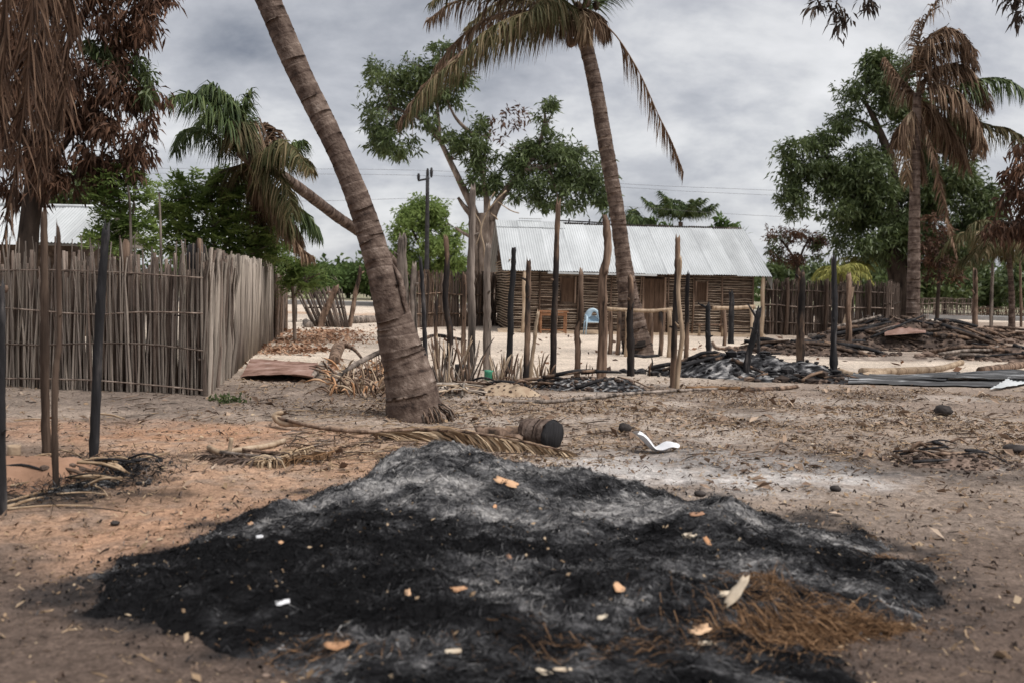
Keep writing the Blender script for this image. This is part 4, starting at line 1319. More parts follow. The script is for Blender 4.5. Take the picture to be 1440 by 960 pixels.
tree('scorched_tree', 'small brown scorched tree between the house roof and right mango', 50,
     [([(1118, 440), (1120, 400), (1122, 370)], 6, 4), ([(1122, 375), (1108, 350), (1095, 335)], 4, 2), ([(1122, 375), (1130, 350), (1140, 335)], 4, 2)],
     [(1112, 335, 30, 18), (1135, 340, 24, 18), (1092, 345, 16, 18), (1120, 362, 30, 16), (1150, 345, 12, 16)], 270, .22, .065, .4, M['leaf_brown'], M['bark_dark'], 44, tw=6,
     extra=[([(1090, 340, 14, 20), (1150, 352, 14, 16)], 80, M['leaf'])])
tree('scorched_bush', 'reddish brown scorched bush behind the right palm trunk', 44,
     [([(1318, 440), (1320, 400), (1322, 370)], 6, 4)], [(1318, 350, 26, 30), (1310, 322, 20, 22), (1330, 375, 24, 24)], 170, .26, .07, .5, M['leaf_brown'], M['bark_dark'], 45)
# tree outside the right edge: brown leaves reach into view and twigs hang from above
tree('edge_tree', 'scorched tree at the right edge with rusty drooping leaves', 19,
     [([(1585, 520), (1580, 380), (1560, 200), (1540, 40)], 40, 26), ([(1560, 230), (1520, 250), (1470, 260), (1425, 270)], 12, 3), ([(1572, 300), (1510, 310), (1440, 315), (1400, 312)], 12, 3), ([(1545, 80), (1480, -40), (1380, -60), (1270, -40), (1190, -20), (1150, -6)], 18, 3), ([(1540, 40), (1500, -80), (1460, -60), (1435, -20)], 14, 3),
      ([(1190, -20), (1176, 5), (1186, 30)], 3, 1.2), ([(1240, -32), (1215, -10), (1218, 10)], 3, 1.2)],
     [(1428, 240, 12, 24), (1420, 272, 12, 18), (1434, 210, 8, 18), (1418, 312, 28, 14), (1395, 318, 14, 12), (1440, 318, 24, 16), (1470, 270, 40, 40), (1500, 320, 50, 40)],
     420, .20, .045, 1.15, M['leaf_brown'], M['bark_dark'], 46, tw=3, r0=.008,
     extra=[([(1152, 8, 9, 7), (1176, 12, 9, 12), (1186, 32, 6, 9), (1216, 4, 8, 10), (1434, -2, 14, 12), (1440, 12, 6, 12), (1420, -14, 20, 10), (1480, -40, 60, 40), (1560, 0, 80, 60)], 130, M['bark_dark'])])

# scorched mango at left behind the fence
tree('scorched_mango', 'large scorched mango tree with brown drooping leaves at upper left', 18.5,
     [([(30, 560), (34, 420), (44, 300), (60, 200)], 34, 24), ([(50, 260), (100, 190), (150, 130), (195, 80)], 12, 4), ([(60, 200), (80, 100), (120, 20), (160, -40)], 14, 6), ([(44, 300), (90, 260), (140, 230), (180, 225)], 8, 3), ([(50, 230), (10, 140), (-30, 60)], 12, 5), ([(150, 130), (180, 150), (205, 190)], 4, 2), ([(60, 200), (60, 80), (40, -60)], 12, 5)],
     [(60, 40, 60, 70), (130, 30, 55, 60), (190, 20, 42, 50), (215, 0, 22, 40), (110, 120, 60, 55), (175, 110, 44, 46), (200, 150, 18, 42), (150, 190, 44, 40), (90, 200, 55, 50), (125, 240, 44, 26), (200, 205, 18, 26), (20, 120, 60, 80), (20, 230, 50, 60), (80, 265, 36, 26), (195, 240, 14, 18), (150, 235, 24, 16), (100, -60, 110, 50), (-60, 60, 70, 90)],
     2300, .20, .042, 1.15, M['leaf_brown'], M['bark_dark'], 47, nl=9, tw=4, fill=.5, r0=.012,
     extra=[([(188, 95, 20, 22), (208, 120, 10, 30), (155, 60, 30, 30)], 90, M['leaf'])])
tree('background_mango', 'dark green tree crown showing under the scorched mango at left', 34,
     [([(105, 440), (106, 380), (108, 320)], 14, 10)], [(108, 262, 36, 22), (85, 270, 22, 18), (120, 268, 22, 14)], 330, .3, .09, .5, M['leaf'], M['bark_dark'], 48)

# feathery green trees over the left fence
def feathery(name, label, d, paths, clusters, n, L, seed, m, leaf=.055):
    C = cl(clusters, d)
    p0 = paths[0][0][0]
    b = D(p0[0], p0[1], d)
    root = thing(name, label, 'tree', loc=(b.x, b.y, 0))
    limbs(root, paths, M['bark'], d, 6)
    starts = [D(q[0], q[1], d) for p, _, _ in paths for q in p[1:]]
    twigs(root, C, starts, M['bark'], 4, seed, .012)
    foliage('crown', sprays(C, n, L, seed, leaf), m, root)
    adopt(root)


feathery('feathery_tree', 'broad feathery bright green tree above the fence corner', 23,
         [([(300, 520), (302, 400), (300, 320), (296, 262)], 8, 4), ([(302, 380), (330, 320), (360, 290)], 5, 3), ([(302, 380), (260, 320), (235, 290)], 5, 3), ([(304, 400), (350, 360), (390, 340)], 5, 2)],
         [(300, 262, 48, 20), (250, 275, 40, 18), (340, 285, 44, 18), (290, 300, 60, 22), (225, 305, 34, 18), (350, 320, 48, 20), (300, 335, 60, 22), (345, 360, 50, 18), (270, 355, 40, 12), (240, 335, 36, 12)],
         900, .45, 61, M['leaf_lit'], .065)
feathery('feathery_tree', 'slender feathery sapling above the middle of the left fence', 18.5,
         [([(168, 540), (168, 400), (170, 320), (166, 262)], 5, 2.5), ([(168, 360), (186, 310), (188, 258)], 4, 2), ([(168, 380), (152, 330), (148, 290)], 4, 2)],
         [(170, 252, 30, 12), (190, 275, 22, 16), (150, 285, 22, 16), (170, 310, 30, 14), (195, 325, 22, 14), (150, 335, 26, 12), (185, 345, 26, 10)],
         380, .26, 62, M['leaf_lit'], .05)
feathery('feathery_tree', 'low feathery green growth at the far end of the left fence', 26,
         [([(415, 480), (412, 420), (410, 392)], 6, 3), ([(412, 420), (430, 395), (450, 385)], 4, 2)],
         [(405, 375, 24, 16), (430, 385, 24, 12), (385, 360, 26, 16), (420, 400, 22, 10)],
         300, .34, 63, M['leaf_lit'])
# old palm fronds caught in the bushes and bare stalks above the fence
for (x0, y0, x1, y1, lab) in ((185, 345, 180, 262, 'bare thin stake rising above the left fence beside the sapling'), (228, 420, 224, 272, 'straight bare stake rising above the left fence near its corner')):
    b = D(x0, y0, 16.6); t = D(x1, y1, 16.6)
    MB().tube([Vector((b.x, b.y, -.1)), b.lerp(t, .3), t], [.03, .024, .016], 6, 9, jit=.15, jag=.03).obj('thin_stake', M['grey'], None, label=lab, cat='stake')

tree('distant_tree', 'round green tree behind the utility pole and reed fence', 62,
     [([(600, 440), (600, 400), (602, 350)], 12, 8), ([(602, 365), (585, 335), (575, 310)], 5, 3), ([(602, 360), (620, 330), (630, 315)], 5, 3)],
     [(595, 300, 30, 22), (580, 325, 28, 26), (612, 330, 30, 24), (630, 345, 18, 14), (600, 360, 48, 22), (560, 365, 22, 18), (635, 370, 18, 14), (612, 300, 14, 12), (645, 325, 10, 5)],
     1700, .32, .10, .4, M['leaf_lit'], M['bark_dark'], 49, tw=2)
tree('dead_shrub', 'grey bare shrub with twisted branches beyond the left fence end', 38,
     [([(414, 455), (415, 430), (414, 400)], 7, 5), ([(414, 405), (404, 388), (396, 380)], 4, 2), ([(414, 405), (430, 390), (446, 382)], 4, 2), ([(415, 415), (428, 400), (440, 395)], 3, 1.5), ([(414, 400), (412, 385), (410, 375)], 3, 1.5), ([(415, 420), (404, 416), (396, 420)], 4, 2)],
     [(455, 385, 22, 16), (470, 398, 14, 10)], 90, .22, .06, .4, M['leaf_far'], M['grey'], 50, tw=5, cat='shrub')
# scrub line beyond the road
k = 0
rg_ = random.Random(77)
SCRUB = ['olive scrub bush beyond the road seen between fence end and slatted panel', 'low green scrub bush beyond the road left of the leaning palm', 'leafy scrub bush beyond the road just left of the leaning trunk',
         'scrub bush beyond the road hidden mostly by the leaning palm', 'green scrub bush beyond the road under the round tree', 'scrub bush beyond the road behind the house gable', 'scrub bush beyond the road behind the left feathery trees',
         'dark scrub bush beyond the road below the brown scorched tree', 'dark scrub bush beyond the road behind the yellow palm', 'dark scrub bush beyond the road behind the right mango', 'dark scrub bush beyond the road left of the lattice fence',
         'dark scrub bush beyond the road above the lattice fence', 'dark scrub bush beyond the road right of the lattice fence', 'dark scrub bush beyond the road at the right edge', 'scrub bush beyond the road behind the house ridge right end', 'scrub bush beyond the road by the small olive palm', 'scrub bush beyond the road behind the far left hut']
for (x, ww, top, dd) in ((440, 45, 372, 86), (490, 40, 378, 90), (525, 40, 374, 84), (575, 40, 380, 88), (640, 50, 378, 90), (720, 60, 375, 92), (360, 70, 370, 92), (1105, 40, 366, 84), (1165, 50, 372, 80), (1230, 60, 360, 78), (1285, 50, 374, 82), (1330, 50, 372, 80), (1390, 50, 365, 84), (1450, 60, 360, 80), (1020, 24, 312, 70), (930, 24, 314, 70), (60, 120, 350, 90)):
    hy = 400 + (x - 720) * .0227 + 12
    cy = (top + hy) / 2
    rr = (hy - top) / 2
    tree('scrub_bush', SCRUB[k], dd, [([(x, hy + 6), (x, cy), (x + 3, cy - rr * .4)], 6, 3)],
         [(x, cy, ww * .75, rr), (x - ww * .4, cy + 3, ww * .5, rr * .8), (x + ww * .45, cy + 2, ww * .5, rr * .85), (x + rg_.uniform(-10, 10), top + rr * .5, ww * .35, rr * .5)],
         520, .55, .22, .2, M['leaf_far'] if k < 7 or k > 13 else M['leaf'], M['bark_dark'], 500 + k, nl=7, tw=1, cat='bush', fill=.5)
    k += 1
# scattered trees far behind close the horizon line
wood = []
rgw = np.random.default_rng(5)
for i in range(220):
    x = rgw.uniform(-150, 150); y = rgw.uniform(115, 190); h = rgw.uniform(1.6, 3.4)
    wood.append((Vector((x, y, h * .7)), (rgw.uniform(3, 6), 3, h)))
V, F, rn = leaves(wood, 5200, 1.0, .5, .2, 71, 7, .5)
link('far_wood', mesh_np('far_wood', V, F, M['leaf_far'], rnd=rn), label='distant green woodland along the horizon', cat='woodland', kind='stuff')

# ------------------------------------------------------------------ power line
def power_pole(px, d, label, first=False):
    p = D(px, 400, d)
    root = thing('utility_pole', label, 'utility pole', loc=(p.x, p.y, 0))
    top = D(598, 248, d).z
    MB().tube([(p.x, p.y, -.2), (p.x - .02, p.y, top * .5), (p.x - .06, p.y, top)], [.16, .13, .10], 8, 8).obj('shaft', M['pole_metal'], root)
    q = Vector((p.x - .06, p.y, top - .15))
    MB().tube([q + Vector((-.55, 0, -.12)), q + Vector((0, 0, 0)), q + Vector((.12, 0, .05))], .06, 6).obj('crossarm', M['pole_metal'], root)
    for ox, oz in ((-.52, 0), (0, .3), (.22, .35)):
        MB().tube([q + Vector((ox, 0, -.1 + oz * .5)), q + Vector((ox, 0, .30 + oz))], [.05, .09, .09, .05], 6, 6).obj('insulator', M['pole_metal'], root)
    adopt(root)


power_pole(600, 58, 'dark utility pole with three insulators left of the mango trunk')
WIRES = [('thin upper power wire crossing the sky at left and right of the pole', [(-500, 222), (120, 236), (597, 240), (880, 259), (1090, 268), (1900, 300)]),
         ('second thin power wire just below the upper one', [(-500, 230), (120, 243), (594, 247), (880, 264), (1090, 275), (1900, 308)]),
         ('lower sagging power wire passing halfway up the utility pole', [(-500, 262), (120, 282), (430, 283), (599, 279), (690, 283), (900, 292), (1100, 305), (1900, 340)])]
for lab, pp in WIRES:
    MB().tube(dpath(pp, 58), .008, 4, 40).obj('power_wire', M['wire'], None, label=lab, cat='wire')

# ------------------------------------------------------------------ bare burnt posts of the front fence
PG = 'burnt posts of the vanished front fence'
post('fence_post', (591, 362), (601, 528), 5.5, M['char'], 'thin black charred post nearest the right side of the leaning palm', group=PG)
post('fence_post', (613, 411), (614, 518), 6, M['burnt'], 'short dark post between two tall charred posts beside the leaning palm', group=PG)
post('fence_post', (627, 333), (631, 514), 7.5, M['burnt'], 'crooked tall post with brown tip and black middle right of the short post', group=PG, bend=((.25, 3), (.5, -3), (.8, 1)))
post('fence_post', (665, 262), (661, 538), 10.5, M['grey'], 'thick weathered grey post standing left before the mango trunk', group=PG)
post('fence_post', (653, 384), (652, 522), 6, M['brown'], 'slim brown post touching the left of the thick grey post', group=PG)
post('fence_post', (687, 345), (685, 521), 10, M['grey'], 'thick brown grey post in front of the house gable', group=PG)
post('fence_post', (722, 348), (714, 524), 8.5, M['char'], 'dark flat topped post at the left house corner', group=PG, jag=.01)
post('fence_post', (743, 365), (738, 540), 8.5, M['burnt'], 'post with a pale rounded cap second right of the house corner', group=PG)
post('split_stake', (757, 440), (745, 537), 5, M['pale'], 'pale split stake leaning right of the round capped post', 'stake')
post('fence_post', (785, 282), (777, 536), 8.5, M['burnt'], 'tallest thin dark post in front of the brown table', group=PG, fork=((.28, 783, 448, 6),))
post('fence_post', (817, 380), (811, 529), 7.5, M['brown'], 'wavy brown post just left of the blue chair', group=PG, bend=((.25, 0), (.42, -2.5), (.55, 2), (.8, 1)))
post('fence_post', (852, 305), (845, 531), 11, M['brown'], 'broad pointed brown post just right of the blue chair', group=PG, bend=((.3, 1), (.6, -2), (.78, 4)), k=1.1)
post('fence_post', (886, 388), (887, 528), 9, M['burnt'], 'post with blackened top overlapping the yard palm base', group=PG)
post('fence_post', (953, 332), (947, 545), 8.5, M['burnt'], 'tall dark post with a thin tip beside the pale crooked pole', group=PG)
post('crooked_pole', (957, 360), (951, 546), 6.5, M['pale'], 'pale peeled crooked pole leaning on the tall dark post', 'pole', bend=((.2, 2), (.4, 6), (.55, 2), (.75, -2)))
post('fence_post', (968, 383), (964, 515), 6, M['burnt'], 'slim two toned post right of the pale crooked pole', group=PG)
post('fence_post', (996, 428), (997, 514), 7, M['char'], 'short blue black charred post with a broken side branch', group=PG, fork=((.93, 982, 427, 4.5),))
post('fence_post', (1028, 410), (1028, 483), 7, M['char'], 'short charred post in front of the house right end', group=PG)
post('fence_post', (1068, 435), (1047, 532), 8, M['char'], 'charred post leaning right over the black ash heap', group=PG, fork=((.85, 1052, 428, 4),))
post('fence_post', (1067, 452), (1066, 512), 4, M['char'], 'very thin dark stake right of the leaning charred post', group=PG)
post('fence_post', (1127, 380), (1126, 527), 11, M['burnt'], 'thick dark brown post right of the black ash heap', group=PG)
post('fence_post', (1172, 360), (1172, 532), 8, M['char'], 'tall straight black post in front of the right reed fence', group=PG)
post('fence_post', (1193, 384), (1192, 498), 9, M['brown'], 'brown post under the yellow palm seedling', group=PG, k=.9)
post('thin_stake', (1200, 404), (1180, 482), 3.5, M['pale'], 'thin pale stake leaning against the brown right post', 'stake')
post('fence_post', (1371, 378), (1373, 476), 7, M['brown'], 'brown post right of the lattice fence behind the rubble', group=PG)
post('fence_post', (1395, 362), (1394, 462), 4.5, M['grey'], 'thin grey post far right behind the brown post', group=PG)
post('fence_post', (1434, 350), (1436, 460), 3.5, M['brown'], 'thin stem like post at the very right edge', group=PG)
post('fence_post', (566, 331), (568, 512), 13, M['grey'], 'thick grey post rising right behind the leaning palm trunk', group=PG)
post('fence_post', (583, 372), (581, 512), 9, M['grey'], 'pointed grey post by the thick grey one behind the leaning palm', group=PG)
LG = 'burnt shelter posts at left'
post('shelter_post', (150, 318), (131, 652), 11, M['char'], 'rightmost black charred shelter post before the left fence', group=LG, bend=((.35, -1), (.7, -2), (.85, -1)))
post('shelter_post', (62, 300), (66, 638), 10, M['brown_dark'], 'straight brown shelter post behind the hanging fronds', group=LG)
post('shelter_post', (82, 318), (80, 688), 8.5, M['brown_dark'], 'wavy grey shelter post between the brown and black ones', group=LG, bend=((.2, -4), (.45, -3), (.55, 2), (.75, 1)))
post('shelter_post', (2, 395), (3, 724), 13, M['char'], 'nearest charred shelter post cut by the left edge', group=LG)
p0 = D(-40, 402, 7.2); p1 = D(9, 404, 7.2)
MB().tube([D(-60, 404, 7.05), D(8, 406, 7.0)], [.035, .03], 7, 6, jit=.12).obj('shelter_beam', M['brown'], None, label='short horizontal beam end on the nearest left shelter post', cat='beam')

# racks made of poles
def rack(name, label, top, legs, rbar=3.2):
    d = G(*legs[1][1]).y
    root = thing(name, label, 'rack', loc=G(*legs[0][1]))
    for i, (t, b_) in enumerate(legs):
        q = G(*b_)
        MB().tube([Vector((q.x, q.y, q.z - .08)), Vector((q.x + .02, q.y, .4)), D(t[0], t[1], q.y)], [.06, .055, .05], 7, 8, jit=.14).obj('leg', (M['brown'], M['burnt'], M['pale'])[i % 3], root)
    MB().tube([D(x, y, d) for x, y in top], rbar / 2 / FPX * d * 1.7, 7, 14, jit=.15).obj('top_pole', M['pale'], root)
    MB().tube([D(x, y, d + .45) for x, y in top], rbar / 2 / FPX * d * 1.3, 7, 14, jit=.15).obj('top_pole', M['brown'], root)
    adopt(root)


rack('pole_rack', 'waist high rack of short poles around the yard palm base', [(852, 434), (885, 436), (915, 437), (946, 435)],
     [((858, 438), (857, 498)), ((871, 438), (868, 499)), ((882, 438), (880, 501)), ((915, 438), (914, 491)), ((929, 438), (928, 500)), ((941, 437), (940, 502))])
rack('pole_rack', 'low rack of poles before the house right end', [(1002, 433), (1030, 433), (1062, 431)], [((1018, 436), (1018, 486)), ((1026, 436), (1027, 480)), ((1056, 434), (1056, 484))])

# ------------------------------------------------------------------ table, chair, bench by the house
def furniture():
    def at(a, b, z): return HP(a, b, z)
    # table
    root = thing('wooden_table', 'small brown wooden table against the house wall', 'table', loc=at(1.42, -.35, 0))
    MB().box(at(1.42, -.35, .73), (1.0, .5, .045), HR3).obj('table_top', M['table'], root, smooth=False)
    for a in (1.0, 1.84):
        for b in (-.55, -.15):
            MB().box(at(a, b, .36), (.05, .05, .74), HR3).obj('leg', M['table'], root, smooth=False)
    MB().box(at(1.42, -.55, .64), (.84, .03, .10), HR3).obj('apron', M['table'], root, smooth=False)
    MB().box(at(1.42, -.55, .12), (.8, .03, .04), HR3).obj('stretcher', M['table'], root, smooth=False)
    adopt(root)
    # plastic chair seen from behind
    root = thing('plastic_chair', 'pale blue plastic chair standing in front of the house', 'chair', loc=at(2.74, -.6, 0))
    c = 2.74
    n = 18
    bk = MB()
    outer, inner = [], []
    for i in range(n):
        t = i / (n - 1) * math.pi
        outer.append((math.cos(t) * -.27, .42 + .45 * math.sin(t) ** .7 if 0 < i < n - 1 else .42))
        inner.append((.06 + math.cos(t) * -.09, .62 + .13 * math.sin(t)))
    for y_, sgn in ((-.42, 0), (-.39, 1)):
        for (x, z) in outer + inner:
            lean = -(z - .42) * .22
            bk.v.append(tuple(at(c + x, y_ + lean, z))); bk.r.append(.5)
    for lay in (0, 2 * n):
        for i in range(n - 1):
            q = (lay + i, lay + i + 1, lay + n + i + 1, lay + n + i)
            bk.f.append(q if lay == 0 else q[::-1]); bk.mi.append(0)
        q = (lay, lay + n, lay + 2 * n - 1, lay + n - 1); bk.f.append(q[::-1] if lay == 0 else q); bk.mi.append(0)
    for i in range(n - 1):
        bk.f.append((i, 2 * n + i, 2 * n + i + 1, i + 1)); bk.mi.append(0)
        bk.f.append((n + i, n + i + 1, 3 * n + i + 1, 3 * n + i)); bk.mi.append(0)
    bk.obj('backrest', M['plastic_blue'], root)
    MB().box(at(c, -.64, .41), (.48, .46, .03), HR3).obj('seat', M['plastic_blue'], root, smooth=False)
    for a in (-.25, .25):
        MB().tube([at(c + a, -.46, .62), at(c + a * 1.1, -.66, .63), at(c + a * 1.05, -.86, .60)], .025, 6, 8).obj('armrest', M['plastic_blue'], root)
        for b in (-.44, -.85):
            MB().tube([at(c + a, b, .60 if b < -.5 else .42), at(c + a * 1.12, b + (.04 if b > -.5 else -.03), -.0)], [.028, .02], 6).obj('leg', M['plastic_blue'], root)
    adopt(root)
    # low bench at right end
    root = thing('low_bench', 'low rough wooden bench before the house right end', 'bench', loc=at(6.7, -.7, 0))
    MB().box(at(6.75, -.7, .40), (1.0, .28, .05), HR3).obj('seat', M['brown'], root, smooth=False)
    for a in (6.35, 7.15):
        MB().tube([at(a, -.7, -.03), at(a + .02, -.7, .39)], [.05, .045], 6).obj('leg', M['pale'], root)
    adopt(root)


furniture()


def tin(px, py, wpx, hpx, label, m, cat='tin', name='sooty_tin'):
    p = G(px, py); k = p.y / FPX
    n = 14; r = wpx / 2 * k; h = hpx * k
    mb = MB()
    prof = [(0, .0), (r * .85, .0), (r, h * .25), (r * .96, h * .8), (r, h), (r * .93, h), (r * .9, h * .15), (0, h * .1)]
    for (rr, z) in prof:
        for a in range(n):
            t = a / n * 6.283
            mb.v.append((p.x + rr * math.cos(t), p.y + rr * math.sin(t), p.z + z)); mb.r.append(.5)
    for i in range(len(prof) - 1):
        for a in range(n):
            c = (a + 1) % n
            mb.f.append((i * n + a, i * n + c, (i + 1) * n + c, (i + 1) * n + a)); mb.mi.append(0)
    return mb.obj(name, m, None, label=label, cat=cat)


tin(1004, 499, 8, 6, 'small black tin on the sand beside the short charred post', M['pot'])
tin(1025, 504, 9, 5, 'flat black tin on the sand right of the short charred post', M['pot'])
tin(648, 532, 18, 20, 'dark round pot behind the straw at the thick grey post', M['pot'], 'pot', 'cooking_pot')
tin(687, 534, 13, 14, 'green plastic cup stuck among the broken reed stubs', M['green_plastic'], 'cup', 'plastic_cup')
tin(20, 641, 18, 16, 'pale clay block by the left shelter posts', M['block'], 'block', 'clay_block')

# ------------------------------------------------------------------ the burnt thatch heap in the foreground
def heap_ash(x, y):
    wx = x + .5 * (fbm(x * 1.1, y * 1.1, 171, 3) - .5); wy = y + .7 * (fbm(x * .9 + 7, y * .9, 172, 3) - .5)
    a = fbm(wx * 1.3 + 5, wy * 3.6, 121, 5, .55)
    b = fbm(wx * 4.5, wy * 13, 123, 3)
    v = .19 + 1.15 * (a - .48) + 1.0 * (b - .5)
    spots = ((-.35, 7.1, .9, .6, .32), (.75, 6.9, .75, .5, .42), (.35, 6.1, .9, .35, .40), (-.7, 6.4, .8, .4, .25), (1.75, 6.2, .6, .4, .38), (-.05, 4.65, .22, .45, .42), (.05, 5.75, .9, .25, .2), (1.2, 5.2, .6, .25, .2), (.9, 4.3, .5, .2, .25), (-1.5, 6.0, .6, .3, .2), (-.6, 4.1, .5, .2, .2))
    for (sx, sy, rx, ry, k) in spots:
        v = v + k * np.exp(-((x - sx) / rx) ** 2 - ((y - sy) / ry) ** 2)
    v = v - .25 * np.exp(-((x + .9) / 1.1) ** 2 - ((y - 5.2) / .7) ** 2)
    return np.clip(v, 0, .95)


hx = np.arange(-2.7, 2.95, .018); hy = np.arange(2.9, 8.4, .018)
HX, HY = np.meshgrid(hx, hy)
HZ, HB, HD = heap_h(HX, HY)
HG = gh(HX, HY)
Vh = np.stack([HX, HY, HG + HZ + .004], -1).reshape(-1, 3)
ih = np.arange(HX.size).reshape(HX.shape)
Fh = np.stack([ih[:-1, :-1], ih[:-1, 1:], ih[1:, 1:], ih[1:, :-1]], -1).reshape(-1, 4)
keep = (HB.reshape(-1)[Fh] > .02).any(1)
Fh = Fh[keep]
used = np.unique(Fh); remap = np.full(HX.size, -1); remap[used] = np.arange(len(used))
heap_root = thing('burnt_thatch_heap', 'wide low heap of black burnt thatch and grey ash in the foreground', 'ash heap', loc=(0, 5.7, 0))
link('ash_mound', mesh_np('ash_mound', Vh[used], remap[Fh], M['ash'], rnd=heap_ash(HX, HY).reshape(-1)[used], smooth=True), heap_root)


def strands(n, xs, ys, zfun, L, W, seed, flow=None, lift=.02, toneof=None, curl=.5):
    """thin curved fibres lying on a surface"""
    rg = np.random.default_rng(seed)
    x, y = xs, ys
    N = len(x)
    ang = (flow(x, y) if flow is not None else rg.random(N) * 6.283) + rg.normal(size=N) * .62
    l = L * (.4 + 1.0 * rg.random(N)); w = W * (.6 + .8 * rg.random(N))
    pts = []
    cur = rg.normal(size=N) * curl
    px, py = x.copy(), y.copy()
    up = lift * rg.random(N)
    for q in range(4):
        z = zfun(px, py) + up * (1 + .8 * math.sin(q * 1.05)) * rg.uniform(.5, 1.5, N) * (.35 + .65 * (q % 2 == 1)) + .003
        pts.append(np.stack([px, py, z], -1))
        px = px + np.cos(ang) * l / 3; py = py + np.sin(ang) * l / 3; ang = ang + cur
    side = np.stack([-np.sin(ang), np.cos(ang), rg.normal(size=N) * .6], -1)
    V = []
    for q, k in enumerate((.7, 1, .9, .3)):
        V += [pts[q] - side * (w * k / 2)[:, None], pts[q] + side * (w * k / 2)[:, None]]
    V = np.stack(V, 1)
    b = (np.arange(N) * 8)[:, None]
    F = np.concatenate([np.stack([b[:, 0] + 2 * q, b[:, 0] + 2 * q + 1, b[:, 0] + 2 * q + 3, b[:, 0] + 2 * q + 2], 1) for q in range(3)])
    tone = toneof(x, y, rg) if toneof is not None else rg.random(N)
    return V.reshape(-1, 3), F, np.repeat(tone, 8)


def heap_z(x, y): return gh(x, y) + heap_h(x, y)[0]


def flow(x, y): return (fbm(x * .6, y * .6, 131, 2) - .5) * 5 + .2


xs = rng.uniform(-2.6, 2.9, 95000); ys = rng.uniform(3.1, 8.4, 95000)
ok = heap_h(xs, ys)[1] > rng.uniform(.0, .35, len(xs))
xs, ys = xs[ok], ys[ok]
V, F, rn = strands(0, xs, ys, heap_z, .095, .0034, 1, flow, .012, lambda x, y, g: np.clip(heap_ash(x, y) * .95 + g.normal(size=len(x)) * .16, 0, .9))
link('burnt_fibres', mesh_np('burnt_fibres', V, F, M['ash'], rnd=rn), heap_root, kind='stuff')
# flakes and crumbs of char, thinning out past the rim
xs = rng.uniform(-3.1, 3.4, 60000); ys = rng.uniform(3.2, 8.8, 60000)
ok = (1 - sstep(.75, 1.32, heap_h(xs, ys)[2])) > rng.random(len(xs))
xs, ys = xs[ok], ys[ok]
FLAKES = (xs, ys)
# brown unburnt tufts
def tuft(cx, cy, rx, ry, n, L, seed, ang, m=M['straw_brown'], lift=.03, W=.0032, root=heap_root, name='singed_straw'):
    g = np.random.default_rng(seed)
    x = cx + g.normal(size=n) * rx * .5; y = cy + g.normal(size=n) * ry * .5
    V, F, rn = strands(n, x, y, heap_z, L, W, seed, lambda a, b: np.full(len(a), ang), lift, curl=.3)
    return link(name, mesh_np(name, V, F, m, rnd=rn), root, kind='stuff')


for (px, py, rx, ry, n, L, a) in ((1140, 890, .5, .22, 1100, .16, .1), (1230, 888, .45, .10, 900, .26, -.08), (1075, 850, .22, .14, 420, .13, 1.0), (1080, 915, .4, .12, 500, .13, .3), (1010, 688, .5, .12, 900, .2, -.05), (1290, 788, .35, .06, 500, .26, .08), (900, 940, .9, .15, 260, .1, .2), (400, 930, .5, .15, 160, .08, .3)):
    p = G(px, py)
    tuft(p.x, p.y, rx, ry, n, L, int(px), a, lift=.02, m=M['straw'] if px == 1010 else M['straw_brown'])
adopt(heap_root)

# chips and leaves lying on the heap, each a thing of its own
def hpoint(px, py):
    z = .15
    for _ in range(8):
        r = ray(px, py); t = (z - CAM_H) / r.z
        p = Vector((0, 0, CAM_H)) + r * t
        z = .5 * z + .5 * float(heap_z(np.array(p.x), np.array(p.y)))
    p.z = float(heap_z(np.array(p.x), np.array(p.y)))
    return p


def chip(px, py, lpx, wpx, ang, m, label, name='wood_chip', cat='wood chip', curl=.09, group=None, lift=.012, tilt=.35):
    p = hpoint(px, py) + Vector((0, 0, lift)); k = p.y / FPX
    l, w = lpx * k * 1.2, wpx * k * 1.1
    ca, sa = math.cos(ang), math.sin(ang)
    rg = random.Random(int(px * 7 + py))
    def put(layer):
        def fn(s, t):
            ed = .75 + .5 * float(vnoise(np.array(s * 4.3 + px), np.array(round(t) * 3.1 + py), 5))
            a = (s - .5) * l * (1 + .18 * math.sin(t * 7 + px)); ww = w * (math.sin(math.pi * (.16 + .72 * s)) ** .45) * ed; b = (t - .5) * ww
            z = curl * l * (4 * (s - .5) ** 2 * .35 + (t - .5) ** 2 * .5) + layer
            x = a * ca - b * sa * .8; y = a * sa * .5 + b * ca
            return p + Vector((x, y, z + a * sa * tilt + b * .25))
        return fn
    mb = MB()
    mb.grid(put(0), 7, 4); mb.grid(put(-.006), 7, 4)
    n, h = 7, 28
    for i in range(n - 1):
        mb.f += [(i, i + h, i + 1 + h, i + 1), (3 * n + i, 3 * n + i + 1, 3 * n + i + 1 + h, 3 * n + i + h)]; mb.mi += [0, 0]
    for j in range(3):
        mb.f += [(j * n, (j + 1) * n, (j + 1) * n + h, j * n + h), (j * n + 6, j * n + 6 + h, (j + 1) * n + 6 + h, (j + 1) * n + 6)]; mb.mi += [0, 0]
    return mb.obj(name, m, None, smooth=True, label=label, cat=cat, group=group)


